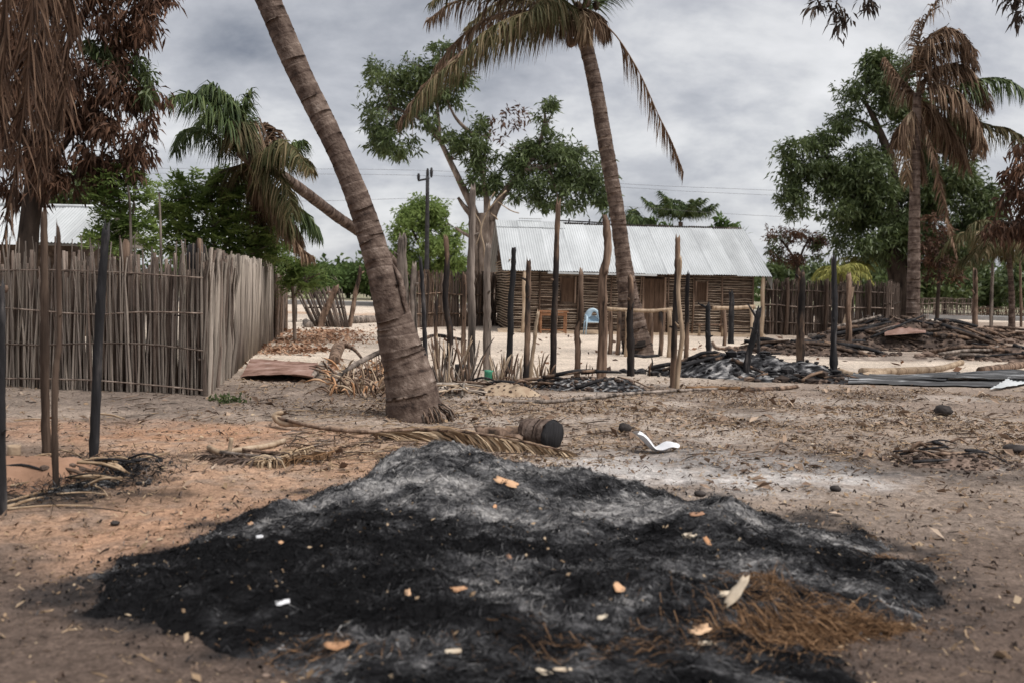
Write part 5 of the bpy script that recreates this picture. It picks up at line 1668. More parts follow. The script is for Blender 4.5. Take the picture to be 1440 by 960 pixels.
CG = 'loose pieces lying on the burnt heap'
chip(712, 690, 28, 16, -.5, M['chip'], 'largest orange wood piece lying high on the burnt heap', group=CG, tilt=.5)
chip(600, 662, 14, 9, 1.4, M['chip'], 'small upright tan chip near the peak of the burnt heap', group=CG)
chip(695, 714, 12, 6, 1.3, M['chip'], 'tiny tan chip below the largest orange piece', group=CG)
chip(354, 738, 14, 9, -1.1, M['chip'], 'orange chip on the left shoulder of the burnt heap', group=CG)
chip(396, 765, 8, 6, -.8, M['chip'], 'tiny orange chip right of the left shoulder chip', group=CG)
chip(573, 838, 20, 10, -1.5, M['chip'], 'orange leaf standing upright low in the heap middle', group=CG, cat='leaf', name='dry_leaf')
chip(634, 832, 34, 10, .25, M['chip'], 'long orange chip lying flat right of the upright orange leaf', group=CG)
chip(716, 786, 12, 6, -1.2, M['leaf_litter'], 'dark orange flake right of the heap centre', group=CG)
chip(474, 911, 28, 14, .2, M['chip'], 'curled orange leaf at the front left of the heap', group=CG, cat='leaf', name='dry_leaf', curl=.3)
chip(969, 754, 24, 17, .5, M['husk'], 'broad cream chip on the right half of the heap', group=CG)
chip(995, 764, 22, 7, -1.35, M['chip'], 'narrow tan chip upright beside the broad cream chip', group=CG)
chip(871, 830, 20, 13, -1.0, M['chip'], 'curled orange brown leaf right of the heap centre low', group=CG, cat='leaf', name='dry_leaf', curl=.3)
chip(1036, 846, 46, 15, .95, M['husk'], 'large yellow husk leaf tilted above the brown straw', group=CG, cat='leaf', name='dry_husk', tilt=.75, lift=.05)
chip(1014, 837, 28, 12, .1, M['husk'], 'pale cream husk piece beside the large yellow husk', group=CG, cat='husk', name='dry_husk')
chip(982, 889, 26, 16, .3, M['chip'], 'orange forked leaf left of the brown straw', group=CG, cat='leaf', name='dry_leaf', curl=.3)
chip(992, 906, 16, 8, .1, M['husk'], 'small pale chip under the orange forked leaf', group=CG)
chip(766, 948, 22, 8, -.6, M['husk'], 'pale stick chip at the bottom edge of the heap', group=CG)
chip(791, 944, 20, 5, 0, M['husk'], 'thin pale splinter at the bottom right of centre', group=CG)
chip(637, 918, 18, 7, .2, M['husk'], 'thin pale chip near the bottom centre', group=CG)
chip(1212, 905, 20, 14, .6, M['husk'], 'pale curled husk among the brown straw at right', group=CG, cat='husk', name='dry_husk')
chip(980, 725, 16, 9, .2, M['leaf_litter'], 'reddish flake above the broad cream chip', group=CG)
chip(847, 862, 14, 7, .6, M['husk'], 'small pale flake below the heap centre', group=CG)
chip(397, 849, 16, 9, .4, M['paper'], 'white flake on the black left part of the heap', group=CG)
chip(365, 758, 8, 6, .4, M['paper'], 'tiny white flake right below the left shoulder chip', group=CG)
# countless crumbs of husk on and round the heap
g = np.random.default_rng(17)
nc = 2600
cx_ = g.uniform(-2.9, 3.1, nc); cy_ = g.uniform(3.6, 8.0, nc)
def crumbs(name, x, y, zf, size, m, seed, flat=.5, tilt=.5, aspect=(.3, .8), curl=0.0):
    g = np.random.default_rng(seed)
    n = len(x)
    a = g.random(n) * 6.283
    d = np.stack([np.cos(a), np.sin(a), g.normal(size=n) * tilt], -1); d /= np.linalg.norm(d, axis=1)[:, None]
    s = np.stack([-np.sin(a), np.cos(a), g.normal(size=n) * tilt], -1)
    l = (size * (.4 + np.minimum(g.exponential(.6, n), 2.2)))[:, None]; w = l * g.uniform(*aspect, n)[:, None]
    z = zf(x, y)
    c = np.stack([x, y, z + np.abs(d[:, 2]) * l[:, 0] * .5 + .004], -1)
    V = np.stack([c - d * l * .5, c - s * w * .5 + np.array((0, 0, .2)) * l * curl, c + d * l * .5, c + s * w * .5], 1)
    rn = g.random(n)
    return V.reshape(-1, 3), np.arange(n * 4).reshape(n, 4), np.repeat(rn, 4)


V, F, rn = crumbs('c', *FLAKES, lambda x, y: np.maximum(gh(x, y), heap_z(x, y)), .012, None, 4, tilt=.7, aspect=(.25, .9))
rn = np.repeat(np.clip(heap_ash(*FLAKES) * .8 + np.random.default_rng(3).normal(size=len(FLAKES[0])) * .2, 0, .9), 4)
link('char_flakes', mesh_np('char_flakes', V, F, M['ash'], rnd=rn), label='crumbs of char and ash spread over and around the burnt heap', cat='char', kind='stuff')
V, F, rn = crumbs('c', cx_, cy_, lambda x, y: np.maximum(gh(x, y), heap_z(x, y)), .016, None, 3)
link('husk_crumbs', mesh_np('husk_crumbs', V, F, M['straw'], rnd=rn), label='pale crumbs of husk scattered over the burnt heap', cat='crumbs', kind='stuff')

# ------------------------------------------------------------------ litter on the open ground
def region(n, x0, x1, y0, y1, seed, dens=None):
    g = np.random.default_rng(seed)
    x = g.uniform(x0, x1, n); y = g.uniform(y0, y1, n)
    keep = np.ones(n, bool) if dens is None else g.random(n) < dens(x, y)
    return x[keep], y[keep]


def midband(x, y):
    a = sstep(7.2, 9.0, y) * (1 - sstep(15, 17.5, y)) * np.clip(.25 + 3.2 * (fbm(x * .9, y * 1.1, 141, 4) - .42), 0.08, 1)
    a = a * (.3 + .7 * sstep(-2.6, -1.0, x + .12 * (y - 10)))
    near = .16 * (1 - sstep(7.2, 9, y))
    return np.clip(a + near, 0, 1) * (heap_h(x, y)[1] < .15)


x, y = region(60000, -8, 11, 3.4, 17.5, 1, midband)
V, F, rn = strands(0, x, y, gh, .09, .007, 5, None, .016)
link('straw_litter', mesh_np('straw_litter', V, F, M['straw'], rnd=rn * .8), label='dry straw and stalk bits strewn over the open ground', cat='litter', kind='stuff')
x, y = region(60000, -8, 11, 3.4, 17.5, 2, midband)
V, F, rn = crumbs('c', x, y, gh, .026, None, 6, tilt=.45, curl=.6)
link('leaf_litter', mesh_np('leaf_litter', V, F, M['straw'], rnd=rn ** 1.5), label='small brown leaf flakes strewn over the open ground', cat='litter', kind='stuff')
x, y = region(40000, -8, 11, 3.4, 17.5, 3, midband)
V, F, rn = strands(0, x, y, gh, .07, .011, 7, None, .02)
link('bark_litter', mesh_np('bark_litter', V, F, M['clod_burnt'], rnd=rn), label='dark burnt bark shreds strewn over the open ground', cat='litter', kind='stuff')
x, y = region(11000, -8, 11, 6, 17.5, 21, midband)
V, F, rn = crumbs('c', x, y, gh, .075, None, 26, tilt=.35, curl=.9, aspect=(.2, .5))
link('large_leaf_litter', mesh_np('large_leaf_litter', V, F, M['leaf_litter2'], rnd=rn), label='larger dry leaves scattered over the middle ground', cat='litter', kind='stuff')
x, y = region(7000, -7, 9, 3.4, 15, 4, lambda x, y: (heap_h(x, y)[1] < .1) * (.25 + .75 * sstep(6, 10, y)))
mb = MB(); g = np.random.default_rng(8)
for a, b_, z in zip(x, y, gh(x, y)):
    s = .005 + .006 * min(3, g.exponential(.6))
    mb.lump((a, b_, z + s * .25), (s, s * .9, s * .6), g)
mb.obj('soil_crumbs', M['clod'], None, smooth=False, label='crumbs of soil lying loose on the ground', cat='soil', kind='stuff')
# orange leaf litter on the pale sand by the fence
p1, p2, p3 = G(440, 478), G(400, 492), G(455, 468)
g = np.random.default_rng(12)
xs_, ys_ = [], []
for p, rx, ry, n in ((p1, 1.6, 2.6, 900), (p2, 1.0, 1.6, 450), (p3, 1.5, 2.2, 600), (G(450, 492), .3, .4, 90), (G(420, 515), 1.2, 1.0, 160)):
    n *= 3
    xs_.append(p.x + g.normal(size=n) * rx * .5); ys_.append(p.y + g.normal(size=n) * ry * .5)
x, y = np.concatenate(xs_), np.concatenate(ys_)
V, F, rn = crumbs('c', x, y, gh, .07, None, 9, tilt=.35, curl=.8, aspect=(.35, .6))
link('fallen_leaves', mesh_np('fallen_leaves', V, F, M['leaf_litter'], rnd=rn), label='drift of orange brown fallen leaves on the sand by the left fence', cat='leaves', kind='stuff')
# sparse leaves over the yard
x, y = region(500, -9, 12, 18, 40, 14)
V, F, rn = crumbs('c', x, y, gh, .12, None, 10, tilt=.4)
link('yard_leaves', mesh_np('yard_leaves', V, F, M['leaf_brown'], rnd=rn), label='few dark leaves scattered on the pale sand of the yard', cat='leaves', kind='stuff')

# ------------------------------------------------------------------ single things on the open ground
# cut palm log with a charred end
b0 = G(778, 632); k = b0.y / FPX
c0 = Vector((b0.x, b0.y, b0.z + .135))
c1 = D(700, 606, b0.y + .55); c1.z = max(c1.z, .12)
root = thing('cut_log', 'short cut palm log with round charred end behind the heap', 'log', loc=b0)
palm_trunk(root, [c0.lerp(c1, 0.02), c0.lerp(c1, .2), c0.lerp(c1, .42)], [.155, .15, .15], 33, M['palm'], ring=(.05, .09), sides=18, rough=.08)
MB().tube([c0 + Vector((.012, -.006, -.004)), c0.lerp(c1, .05)], [.148, .158], 18, jit=.04).obj('charred_end', M['char'], root)
adopt(root)
MB().tube([D(764, 592, c0.y + .35), D(745, 604, c0.y + .3), D(715, 612, c0.y + .25), D(690, 606, c0.y + .3)], [.03, .06, .08, .05], 8, 14, jit=.3, jag=.05).obj('rotten_branch', M['burnt'], None, label='dark rotten branch lying behind the cut palm log', cat='branch')
MB().tube([D(735, 622, c0.y + .1), D(700, 615, c0.y + .15), D(668, 607, c0.y + .2)], [.07, .085, .06], 8, 12, jit=.3, jag=.06).obj('husk_log', M['brown'], None, label='brown fibrous husk log left of the cut palm log', cat='log')
# dead frond on the ground across the back of the heap
p = [G(391, 600), G(450, 610), G(520, 616), G(600, 618), G(690, 630), G(790, 641)]
for i, q in enumerate(p): q.z += (.10, .06, .06, .10, .12, .05)[i]
root = thing('fallen_frond', 'long dry palm frond lying behind the burnt heap', 'palm frond', loc=p[0])
frond(root, p, .70, 170, .30, M['straw'], 501, w=.020, start=.40, r=.020, fwd=1.9, rough=.16, name='leaflets')
MB().tube([p[0] + Vector((.05, 0, .07)), p[0] + Vector((-.02, .02, .03)), p[0].lerp(p[1], .15) + Vector((0, .0, -.03)), p[0].lerp(p[1], .6)], [.015, .05, .04, .018], 8, 12, jit=.25).obj('frond_base', M['pale'], root)
for f0, f1, w in ((0, .6, .016), (.35, 1, .013)):
    pp = resample(p, 20)
    MB().tube(pp[int(f0 * 19):int(f1 * 19) + 1] + np.array((0, -.03, .015)), [w, w * 1.4, w * .6], 6, jit=.2).obj('midrib', M['brown'], root)
adopt(root)
# stalk heap at left centre
root = thing('palm_stalk', 'pale forked palm stalk lying on the orange soil', 'palm stalk', loc=G(330, 640))
for pp, w, m in (([(293, 633), (310, 640), (340, 636), (380, 630), (400, 622)], 7, 'pale'), ([(322, 640), (327, 628), (326, 618)], 6, 'pale'), ([(310, 640), (350, 645), (395, 650)], 5, 'grey'), ([(340, 636), (370, 640), (410, 642)], 4, 'brown')):
    P = [G(x, y) + Vector((0, 0, .035)) for x, y in pp]
    if w == 6: P[-1] = P[0] + Vector((.02, 0, .13)); P[1] = P[0].lerp(P[2], .5)
    MB().tube(P, w / 2 / FPX * 9.4, 6, 10, jit=.25).obj('stalk', M[m], root)
adopt(root)
root = thing('dead_frond_pile', 'dark dry palm frond flattened on the orange soil', 'palm frond', loc=G(330, 650))
for kk, pp in enumerate(([(405, 640), (370, 652), (330, 650), (290, 646)], [(440, 632), (415, 640), (390, 650), (360, 656)], [(470, 640), (440, 648), (400, 652)])):
    P = [G(x, y) + Vector((0, 0, .04)) for x, y in pp]
    frond(root, P, .32, 60, .5, M[('clod_burnt', 'straw', 'straw_brown')[kk]], 520 + kk, w=.012, start=.05, r=.012, fwd=.9)
adopt(root)
# loose white sheet
pw = G(922, 636)
kk = pw.y / FPX
def sheet_fn(s, t):
    x = (s - .5) * 58 * kk
    prof = .14 * max(0, 1 - s * 2.2) ** 1.3 + .025 * math.sin(s * 9) + .05 * max(0, s - .7)
    return pw + Vector((x + .03 * math.sin(t * 5), (t - .5) * .20 * (1 - .3 * s) - .02, .06 + prof + .02 * math.sin(t * 4 + s * 5)))
MB().grid(sheet_fn, 14, 6).obj('white_sheet', M['paper'], None, label='crumpled white sheet curling up on the ground behind the heap', cat='sheet')

# stones, coconuts, burnt lumps
def stone(px, py, wpx, hpx, m, label, name='dark_stone', cat='stone', n=1):
    p = G(px, py); k = p.y / FPX
    mb = MB(); g = np.random.default_rng(int(px + py))
    b0 = 0
    U, W_ = 12, 8
    sx, sz = wpx / 2 * k, hpx / 2 * k
    for j in range(W_ + 1):
        for i in range(U):
            th = math.pi * j / W_; ph = 2 * math.pi * i / U
            d = np.array((math.sin(th) * math.cos(ph), math.sin(th) * math.sin(ph), math.cos(th)))
            r = .82 + .36 * float(vnoise(np.array(d[0] * 2.1 + px), np.array(d[1] * 2.1 + d[2] * 1.7), 3))
            mb.v.append((p.x + d[0] * sx * r, p.y + d[1] * sx * r * .9, p.z + sz * .75 + d[2] * sz * r)); mb.r.append(.5)
    for j in range(W_):
        for i in range(U):
            c = (i + 1) % U
            mb.f.append((j * U + i, (j + 1) * U + i, (j + 1) * U + c, j * U + c)); mb.mi.append(0)
    return mb.obj(name, m, None, label=label, cat=cat)


stone(1326, 584, 25, 17, M['stone'], 'dark rounded stone alone on the right open ground')
stone(878, 607, 20, 15, M['stone'], 'small dark lump left above the white sheet', 'burnt_lump', 'lump')
stone(1430, 636, 34, 14, M['stone'], 'dark stone cut by the right edge')
stone(985, 697, 18, 9, M['stone'], 'small black lump just behind the heap right side', 'burnt_lump', 'lump')
stone(1175, 690, 16, 9, M['stone'], 'small dark lump on bare soil right of the pale ash', 'burnt_lump', 'lump')
stone(162, 740, 14, 7, M['stone'], 'small black lump on the soil left of the heap', 'burnt_lump', 'lump')
def ground_chip(px, py, l, w, a, m, label, name='dry_leaf', cat='leaf'):
    return chip(px, py, l, w, a, m, label, name, cat, lift=.02)
ground_chip(1340, 653, 44, 9, .15, M['chip'], 'long orange husk leaf below the burnt hollow at right')
ground_chip(1330, 661, 40, 6, -.1, M['chip'], 'thin orange husk leaf just under the longer one at right')
ground_chip(1232, 640, 20, 7, 0, M['husk'], 'small yellow leaf left of the burnt hollow')
ground_chip(1142, 628, 12, 7, 1.1, M['husk'], 'tiny yellow leaf upright above the pale ash')
ground_chip(1288, 743, 12, 8, .3, M['husk'], 'small cream flake on the soil right of the heap')

# corrugated sheet on the ground at left, rusted
p00, p10, p01, p11 = G(338, 534), G(440, 538), G(352, 512), G(447, 520)
def rust_fn(s, t):
    p = p00.lerp(p10, s).lerp(p01.lerp(p11, s), t)
    p = p.copy(); p.z = float(gh(p.x, p.y)) + .05 + .10 * math.sin(s * 2.6) * (1 - t) * .6 + .018 * math.sin(t * 62 + s * 2) + .06 * t
    return p
MB().grid(rust_fn, 20, 60).obj('rusty_sheet', M['rust'], None, label='pinkish rusty corrugated sheet lying flat beside the left fence', cat='metal sheet')
MB().tube([G(438, 536) + Vector((0, 0, .06)), G(452, 526) + Vector((0, 0, .12)), G(462, 520) + Vector((0, 0, .06))], [.03, .06, .02], 7, 9, jit=.3).obj('bark_piece', M['grey'], None, label='curled grey bark piece at the rusty sheet right corner', cat='bark')
P = [G(470, 512) + Vector((0, 0, .05)), G(475, 505) + Vector((0, 0, .2)), G(486, 504) + Vector((0, 0, .27)), G(500, 507) + Vector((0, 0, .2)), G(512, 512) + Vector((0, 0, .05))]
MB().tube(P, [.10, .13, .06, .03, .02], 8, 14, jit=.15).obj('curled_sheath', M['brown'], None, label='curled brown palm sheath on the sand left of the wicker frame', cat='sheath')

# broken wicker frame behind the leaning palm
root = thing('wicker_frame', 'broken brown wicker frame lying behind the leaning palm', 'wicker frame', loc=G(510, 550))
dW = G(500, 552).y
rail_p = [D(467, 535, dW), D(505, 510, dW + .2), D(552, 486, dW + .5)]
MB().tube(rail_p, [.035, .04, .035], 8, 12, jit=.15).obj('top_rail', M['grey'], root)
low_p = [D(470, 552, dW - .05), D(510, 556, dW), D(560, 556, dW + .3)]
MB().tube(low_p, [.03, .03, .03], 7, 12, jit=.15).obj('lower_rail', M['brown'], root)
MB().tube([D(468, 528, dW), D(482, 545, dW - .2), D(494, 556, dW - .3)], [.04, .04, .03], 7, 8, jit=.15).obj('end_post', M['grey'], root)
rg_ = random.Random(6)
Pt, Pl = resample(rail_p, 30), resample(low_p, 30)
for i in range(2, 30):
    a = Vector(Pt[i]); b_ = Vector(Pl[min(29, max(0, i + rg_.randint(-2, 3)))])
    m_ = a.lerp(b_, .5) + Vector((rg_.uniform(-.1, .1), -.12, rg_.uniform(-.05, .05)))
    MB().tube([a, m_, b_], [.008, .010, .007], 5, 7).obj('rib', M['pale'] if i % 3 == 0 else M['brown'], root)
for f in (.25, .5, .75):
    pts = [Vector(Pt[i]).lerp(Vector(Pl[i]), f) + Vector((0, -.11 * math.sin(math.pi * f) + rg_.uniform(-.03, .03), rg_.uniform(-.03, .03))) for i in range(0, 30, 3)]
    MB().tube(pts, .009, 5, 20).obj('weaver', M['brown'], root)
adopt(root)
root = thing('husk_pile', 'pile of dry frond husks under the wicker frame', 'husk pile', loc=G(520, 556))
for i in range(150):
    q = G(rg_.uniform(458, 548), rg_.uniform(528, 562))
    a = rg_.uniform(0, 6.28); l = rg_.uniform(.15, .45)
    t = q + Vector((math.cos(a) * l, math.sin(a) * l * .6, rg_.uniform(.03, .32)))
    MB().tube([q + Vector((0, 0, .03)), q.lerp(t, .5) + Vector((0, 0, .08)), t], [.007, .020, .005], 4, 6).obj('husk', M[rg_.choice(['chip', 'brown', 'pale', 'brown'])], root)
adopt(root)

def husks(label, x0, x1, y0, y1, n, seed, mats, L=.35):
    rg = random.Random(seed)
    root = thing('husk_debris', label, 'debris', loc=G((x0 + x1) / 2, (y0 + y1) / 2))
    for i in range(n):
        q = G(rg.uniform(x0, x1), rg.uniform(y0, y1)); a = rg.gauss(0, .8); l = rg.uniform(.3, 1.2) * L
        t = q + Vector((math.cos(a) * l, math.sin(a) * l, 0)); t.z = float(gh(t.x, t.y))
        w = rg.uniform(.003, .010)
        MB().tube([q + Vector((0, 0, .01)), q.lerp(t, .5) + Vector((rg.uniform(-.02, .02), rg.uniform(-.02, .02), rg.uniform(.012, .035))), t + Vector((0, 0, rg.uniform(.01, .05)))], [w * .6, w, w * .4], 4, 6, jit=.2).obj('husk', M[rg.choice(mats)], root)
    adopt(root)


husks('tangled husks and stalks on the soil left of the heap peak', 390, 580, 612, 655, 120, 71, ['pale', 'brown', 'straw', 'brown_dark', 'grey'], .38)
husks('dry bark and stalk scraps round the leaning palm foot', 400, 760, 570, 612, 150, 72, ['pale', 'brown', 'straw', 'grey'], .3)
husks('scattered stalk scraps around the cut palm log', 650, 880, 590, 645, 110, 73, ['brown', 'straw', 'grey', 'brown_dark'], .3)
husks('thin twigs scattered over the open ground at right', 850, 1430, 560, 650, 130, 74, ['brown', 'straw', 'grey', 'brown_dark'], .28)
husks('short dark twigs strewn before the left fence', 150, 420, 560, 600, 40, 75, ['brown', 'grey', 'brown_dark'], .3)

# splintered reed stubs at the foot of the posts
def stubs(name, label, x0, x1, y, n, h, seed, mats=('pale', 'brown', 'reed_pale')):
    rg = random.Random(seed)
    root = thing(name, label, 'reed stubs', loc=G((x0 + x1) / 2, y))
    for i in range(n):
        q = G(rg.uniform(x0, x1), y + rg.uniform(-6, 4))
        hh = h * rg.uniform(.3, 1.1); r = rg.uniform(.008, .018)
        t = q + Vector((rg.gauss(0, .13) * hh * 2, rg.gauss(0, .1), hh))
        MB().tube([q - Vector((0, 0, .05)), q.lerp(t, .6) + Vector((rg.uniform(-.02, .02), 0, 0)), t], [r, r, r * .85], 5, 5, jag=.05).obj('reed_stub', M[rg.choice(mats)], root)
    adopt(root)


stubs('reed_stubs', 'tall splayed straw stubs at the foot of the thick grey post', 612, 668, 545, 46, .75, 1, ('pale', 'brown', 'grey', 'reed_pale'))
stubs('reed_stubs', 'pale split reed stubs beside the green cup', 692, 735, 538, 40, .42, 2)
stubs('reed_stubs', 'short brown reed stubs left of the tallest thin post', 752, 776, 532, 14, .36, 3, ('brown', 'pale'))
stubs('reed_stubs', 'two small wood stubs left of the broad pointed post', 824, 834, 531, 5, .26, 4, ('brown',))
stubs('reed_stubs', 'charred stubs right of the blackened post at the yard palm', 906, 918, 526, 5, .26, 5, ('char', 'brown'))
root = thing('stick_bundle', 'flat bundle of pale dry sticks behind the leaning palm base', 'stick bundle', loc=G(650, 555))
for i in range(44):
    q = G(rg_.uniform(600, 660), rg_.uniform(545, 560)); t = G(rg_.uniform(625, 690), rg_.uniform(545, 561))
    MB().tube([q + Vector((0, 0, .02 + .1 * rg_.random())), q.lerp(t, .5) + Vector((0, 0, .06 + .06 * rg_.random())), t + Vector((0, 0, .02 + .08 * rg_.random()))], rg_.uniform(.008, .018), 5, 5).obj('stick', M[rg_.choice(['pale', 'grey', 'brown', 'reed_pale'])], root)
adopt(root)

# burnt wall foot: pale slab and charred log
def log(name, pp, wpx, m, label, cat='log', lift=.5, jit=.14, n=16, d=None, jag=.05, taper=.75):
    P = []
    for x, y in pp:
        q = G(x, y); q.z += wpx / 2 / FPX * q.y * lift; P.append(q)
    k = P[0].y / FPX
    rg = random.Random(int(pp[0][0]))
    rad = [wpx / 2 * k * (1 - (1 - taper) * i / 9) * rg.uniform(.85, 1.15) for i in range(10)]
    return MB().tube(P, rad, 9, n, jit=jit, jag=jag, seed=int(pp[0][0])).obj(name, m, None, label=label, cat=cat)


log('long_branch', [(706, 566), (760, 567), (830, 562), (880, 556), (960, 551), (1010, 549)], 6, M['grey'], 'long thin grey branch lying before the ash heap', 'branch', lift=.9, n=40, taper=.8)
log('bark_slab', [(1045, 550), (1090, 548), (1122, 546)], 8, M['brown'], 'flat brown bark slab in front of the black ash heap', 'bark')
log('frond_base', [(965, 549), (1000, 548), (1042, 548)], 8, M['straw_brown'], 'fringed brown frond base left of the bark slab', 'frond base', jit=.3)
log('white_log', [(1180, 527), (1210, 533), (1242, 528)], 13, M['pale'], 'pale curved log left of the longest pale log', taper=.9)
log('white_log', [(1212, 528), (1270, 525), (1320, 522), (1352, 513)], 15, M['pale'], 'longest pale barkless log above the sooty metal sheets', taper=.6, n=30)
log('brown_log', [(1378, 524), (1410, 520), (1450, 514)], 13, M['brown'], 'brown log above the metal sheets at the right edge')
log('palm_log', [(1136, 478), (1160, 479), (1190, 480)], 12, M['grey'], 'grey log lying at the foot of the right reed fence')
log('palm_log', [(494, 455), (515, 454), (545, 452)], 14, M['grey'], 'ringed grey log lying right of the collapsed slatted panel')
log('log_end', [(436, 461), (430, 455)], 12, M['grey'], 'round grey log end left of the collapsed panel foot')
log('fallen_branch', [(588, 482), (610, 474), (640, 478), (655, 482)], 5, M['burnt'], 'dark fallen branch on the sand behind the charred posts', 'branch', lift=1)
log('fallen_branch', [(1002, 484), (1010, 492), (1040, 491), (1062, 487)], 4, M['brown'], 'bent branch on the sand before the house right end', 'branch', lift=1.2)
log('charred_log', [(890, 501), (905, 503), (926, 501)], 6, M['char'], 'small charred log at the yard palm base')
log('dark_plank', [(748, 541), (780, 537), (826, 534)], 4, M['char'], 'thin dark plank behind the low charred wall foot', 'plank', lift=1)

# mounds of ash and rubble with their own clods
def rubble(name, label, cat, px, py, rx, ry, h, n, size, m_mound, m_clod, seed, logs=0, logm='char', prof=1.0):
    c = G(px, py)
    root = thing(name, label, cat, loc=c)
    g = np.random.default_rng(seed)
    xx = np.linspace(-1.25, 1.25, 60); yy = np.linspace(-1.25, 1.25, 44)
    XX, YY = np.meshgrid(xx, yy)
    def hz(wx, wy):
        r = np.sqrt(((wx - c.x) / rx) ** 2 + ((wy - c.y) / ry) ** 2) + (fbm(wx * 1.1, wy * 1.1, seed, 3) - .5) * .9
        return h * (1 - sstep(.1, 1.0, r)) * (.6 + .8 * fbm(wx * 2.2, wy * 2.2, seed + 3, 3)) - .03
    WX = c.x + XX * rx; WY = c.y + YY * ry
    Vv = np.stack([WX, WY, gh(WX, WY) + hz(WX, WY)], -1).reshape(-1, 3)
    ii = np.arange(XX.size).reshape(XX.shape)
    Ff = np.stack([ii[:-1, :-1], ii[:-1, 1:], ii[1:, 1:], ii[1:, :-1]], -1).reshape(-1, 4)
    link('mound', mesh_np('mound', Vv, Ff, m_mound, rnd=g.random(len(Vv)), smooth=True), root)
    mb = MB()
    for _ in range(n):
        a = g.random() * 6.283; r = g.random() ** .6 * 1.1
        x, y = c.x + math.cos(a) * r * rx, c.y + math.sin(a) * r * ry
        s = size * (.3 + min(2.5, g.exponential(.5)))
        z = float(gh(x, y)) + max(0, float(hz(np.array(x), np.array(y))))
        mb.lump((x, y, z + s * .3), (s, s * .8, s * .6), g)
    mb.obj('clods', m_clod, root, smooth=False, kind='stuff')
    rg = random.Random(seed)
    for k in range(logs):
        a = rg.uniform(-.5, .5); l = rg.uniform(.35, 1.0) * rx * .7
        x, y = c.x + rg.uniform(-.7, .7) * rx, c.y + rg.uniform(-.6, .6) * ry
        e0 = Vector((x - math.cos(a) * l / 2, y - math.sin(a) * l / 2, 0)); e1 = Vector((x + math.cos(a) * l / 2, y + math.sin(a) * l / 2, 0))
        for q in (e0, e1):
            q.z = float(gh(q.x, q.y)) + max(0, float(hz(np.array(q.x), np.array(q.y)))) + rg.uniform(.02, .14)
        r = rg.uniform(.02, .06) * min(1, max(.22, rx / 2.2))
        mm = M[rg.choice(logm.split())]
        MB().tube([e0, e0.lerp(e1, .5) + Vector((0, 0, rg.uniform(0, .06))), e1], [r, r * 1.1, r * .7], 7, 8, jit=.25, jag=.04).obj('burnt_stick', mm, root)
    adopt(root)
    return root


rubble('mud_slab', 'pale crumbled mud slab left of the low charred wall foot', 'slab', 716, 554, .55, .26, .2, 120, .014, M['block'], M['clod'], 213, 3, 'brown grey')
rubble('burnt_wall_foot', 'long low charred wall foot in front of the middle posts', 'wall remains', 822, 547, 1.15, .30, .24, 700, .02, M['ash'], M['clod_burnt'], 211, 9, 'char burnt')
rubble('ash_pile', 'black pile of charcoal and ash between the leaning charred posts', 'ash pile', 1050, 528, 2.1, .95, .36, 520, .05, M['ash'], M['char'], 201, 16, 'char char burnt')
rubble('ash_pile', 'grey ashes at the foot of the tall black right post', 'ash pile', 1135, 536, 1.1, .5, .16, 160, .05, M['char'], M['clod_burnt'], 207, 5, 'char burnt')
rubble('rubble_heap', 'brown heap of burnt mud clods and sticks before the right reed fence', 'rubble heap', 1268, 489, 3.2, 1.7, .85, 3000, .045, M['clod_burnt'], M['clod_burnt'], 202, 60, 'burnt grey char char burnt brown_dark')
rubble('rubble_heap', 'low mound of scattered clods left of the big rubble heap', 'rubble heap', 1140, 497, 2.2, 1.0, .25, 700, .055, M['clod_burnt'], M['clod_burnt'], 203, 18, 'char burnt brown_dark')
rubble('rubble_heap', 'dry brown clod mound right behind the big rubble heap', 'rubble heap', 1370, 478, 2.8, 2.0, .45, 900, .06, M['clod'], M['clod'], 204, 26, 'brown grey brown_dark')
rubble('rubble_heap', 'grey ashy mound at the far right behind the metal sheets', 'rubble heap', 1420, 506, 2.2, 1.0, .3, 300, .07, M['clod_burnt'], M['clod'], 205, 18, 'char grey brown')
rubble('debris_patch', 'dark debris by the leaning palm base and reed stubs', 'debris', 640, 550, 1.2, .4, .08, 120, .04, M['clod'], M['clod_burnt'], 206, 6, 'brown char')
rubble('burnt_hollow', 'patch of burnt clods and ash on the open ground at right', 'debris', 1340, 648, .62, .5, .10, 420, .018, M['clod'], M['clod_burnt'], 212, 14, 'char burnt brown')
rubble('charred_litter', 'blackened straw patch round the left shelter posts', 'debris', 110, 668, .65, .8, .05, 700, .014, M['ash'], M['char'], 208, 26, 'char burnt straw straw')
gq = G(105, 672); gg = np.random.default_rng(91)
V, F, rn = strands(0, gq.x + gg.normal(size=2600) * .34, gq.y + gg.normal(size=2600) * .42, lambda x, y: gh(x, y) + .03, .12, .004, 92, None, .03, lambda x, y, g: np.clip(g.normal(size=len(x)) * .22 + .2, 0, .7))
link('burnt_straw', mesh_np('burnt_straw', V, F, M['ash'], rnd=rn), label='black burnt straw scattered round the left shelter posts', cat='straw', kind='stuff')
rubble('sand_mound', 'low orange sand mound among the left shelter posts', 'sand mound', 40, 668, .75, .75, .16, 60, .02, M['sand_orange'] if 'sand_orange' in M else M['block'], M['clod'], 209, 0)
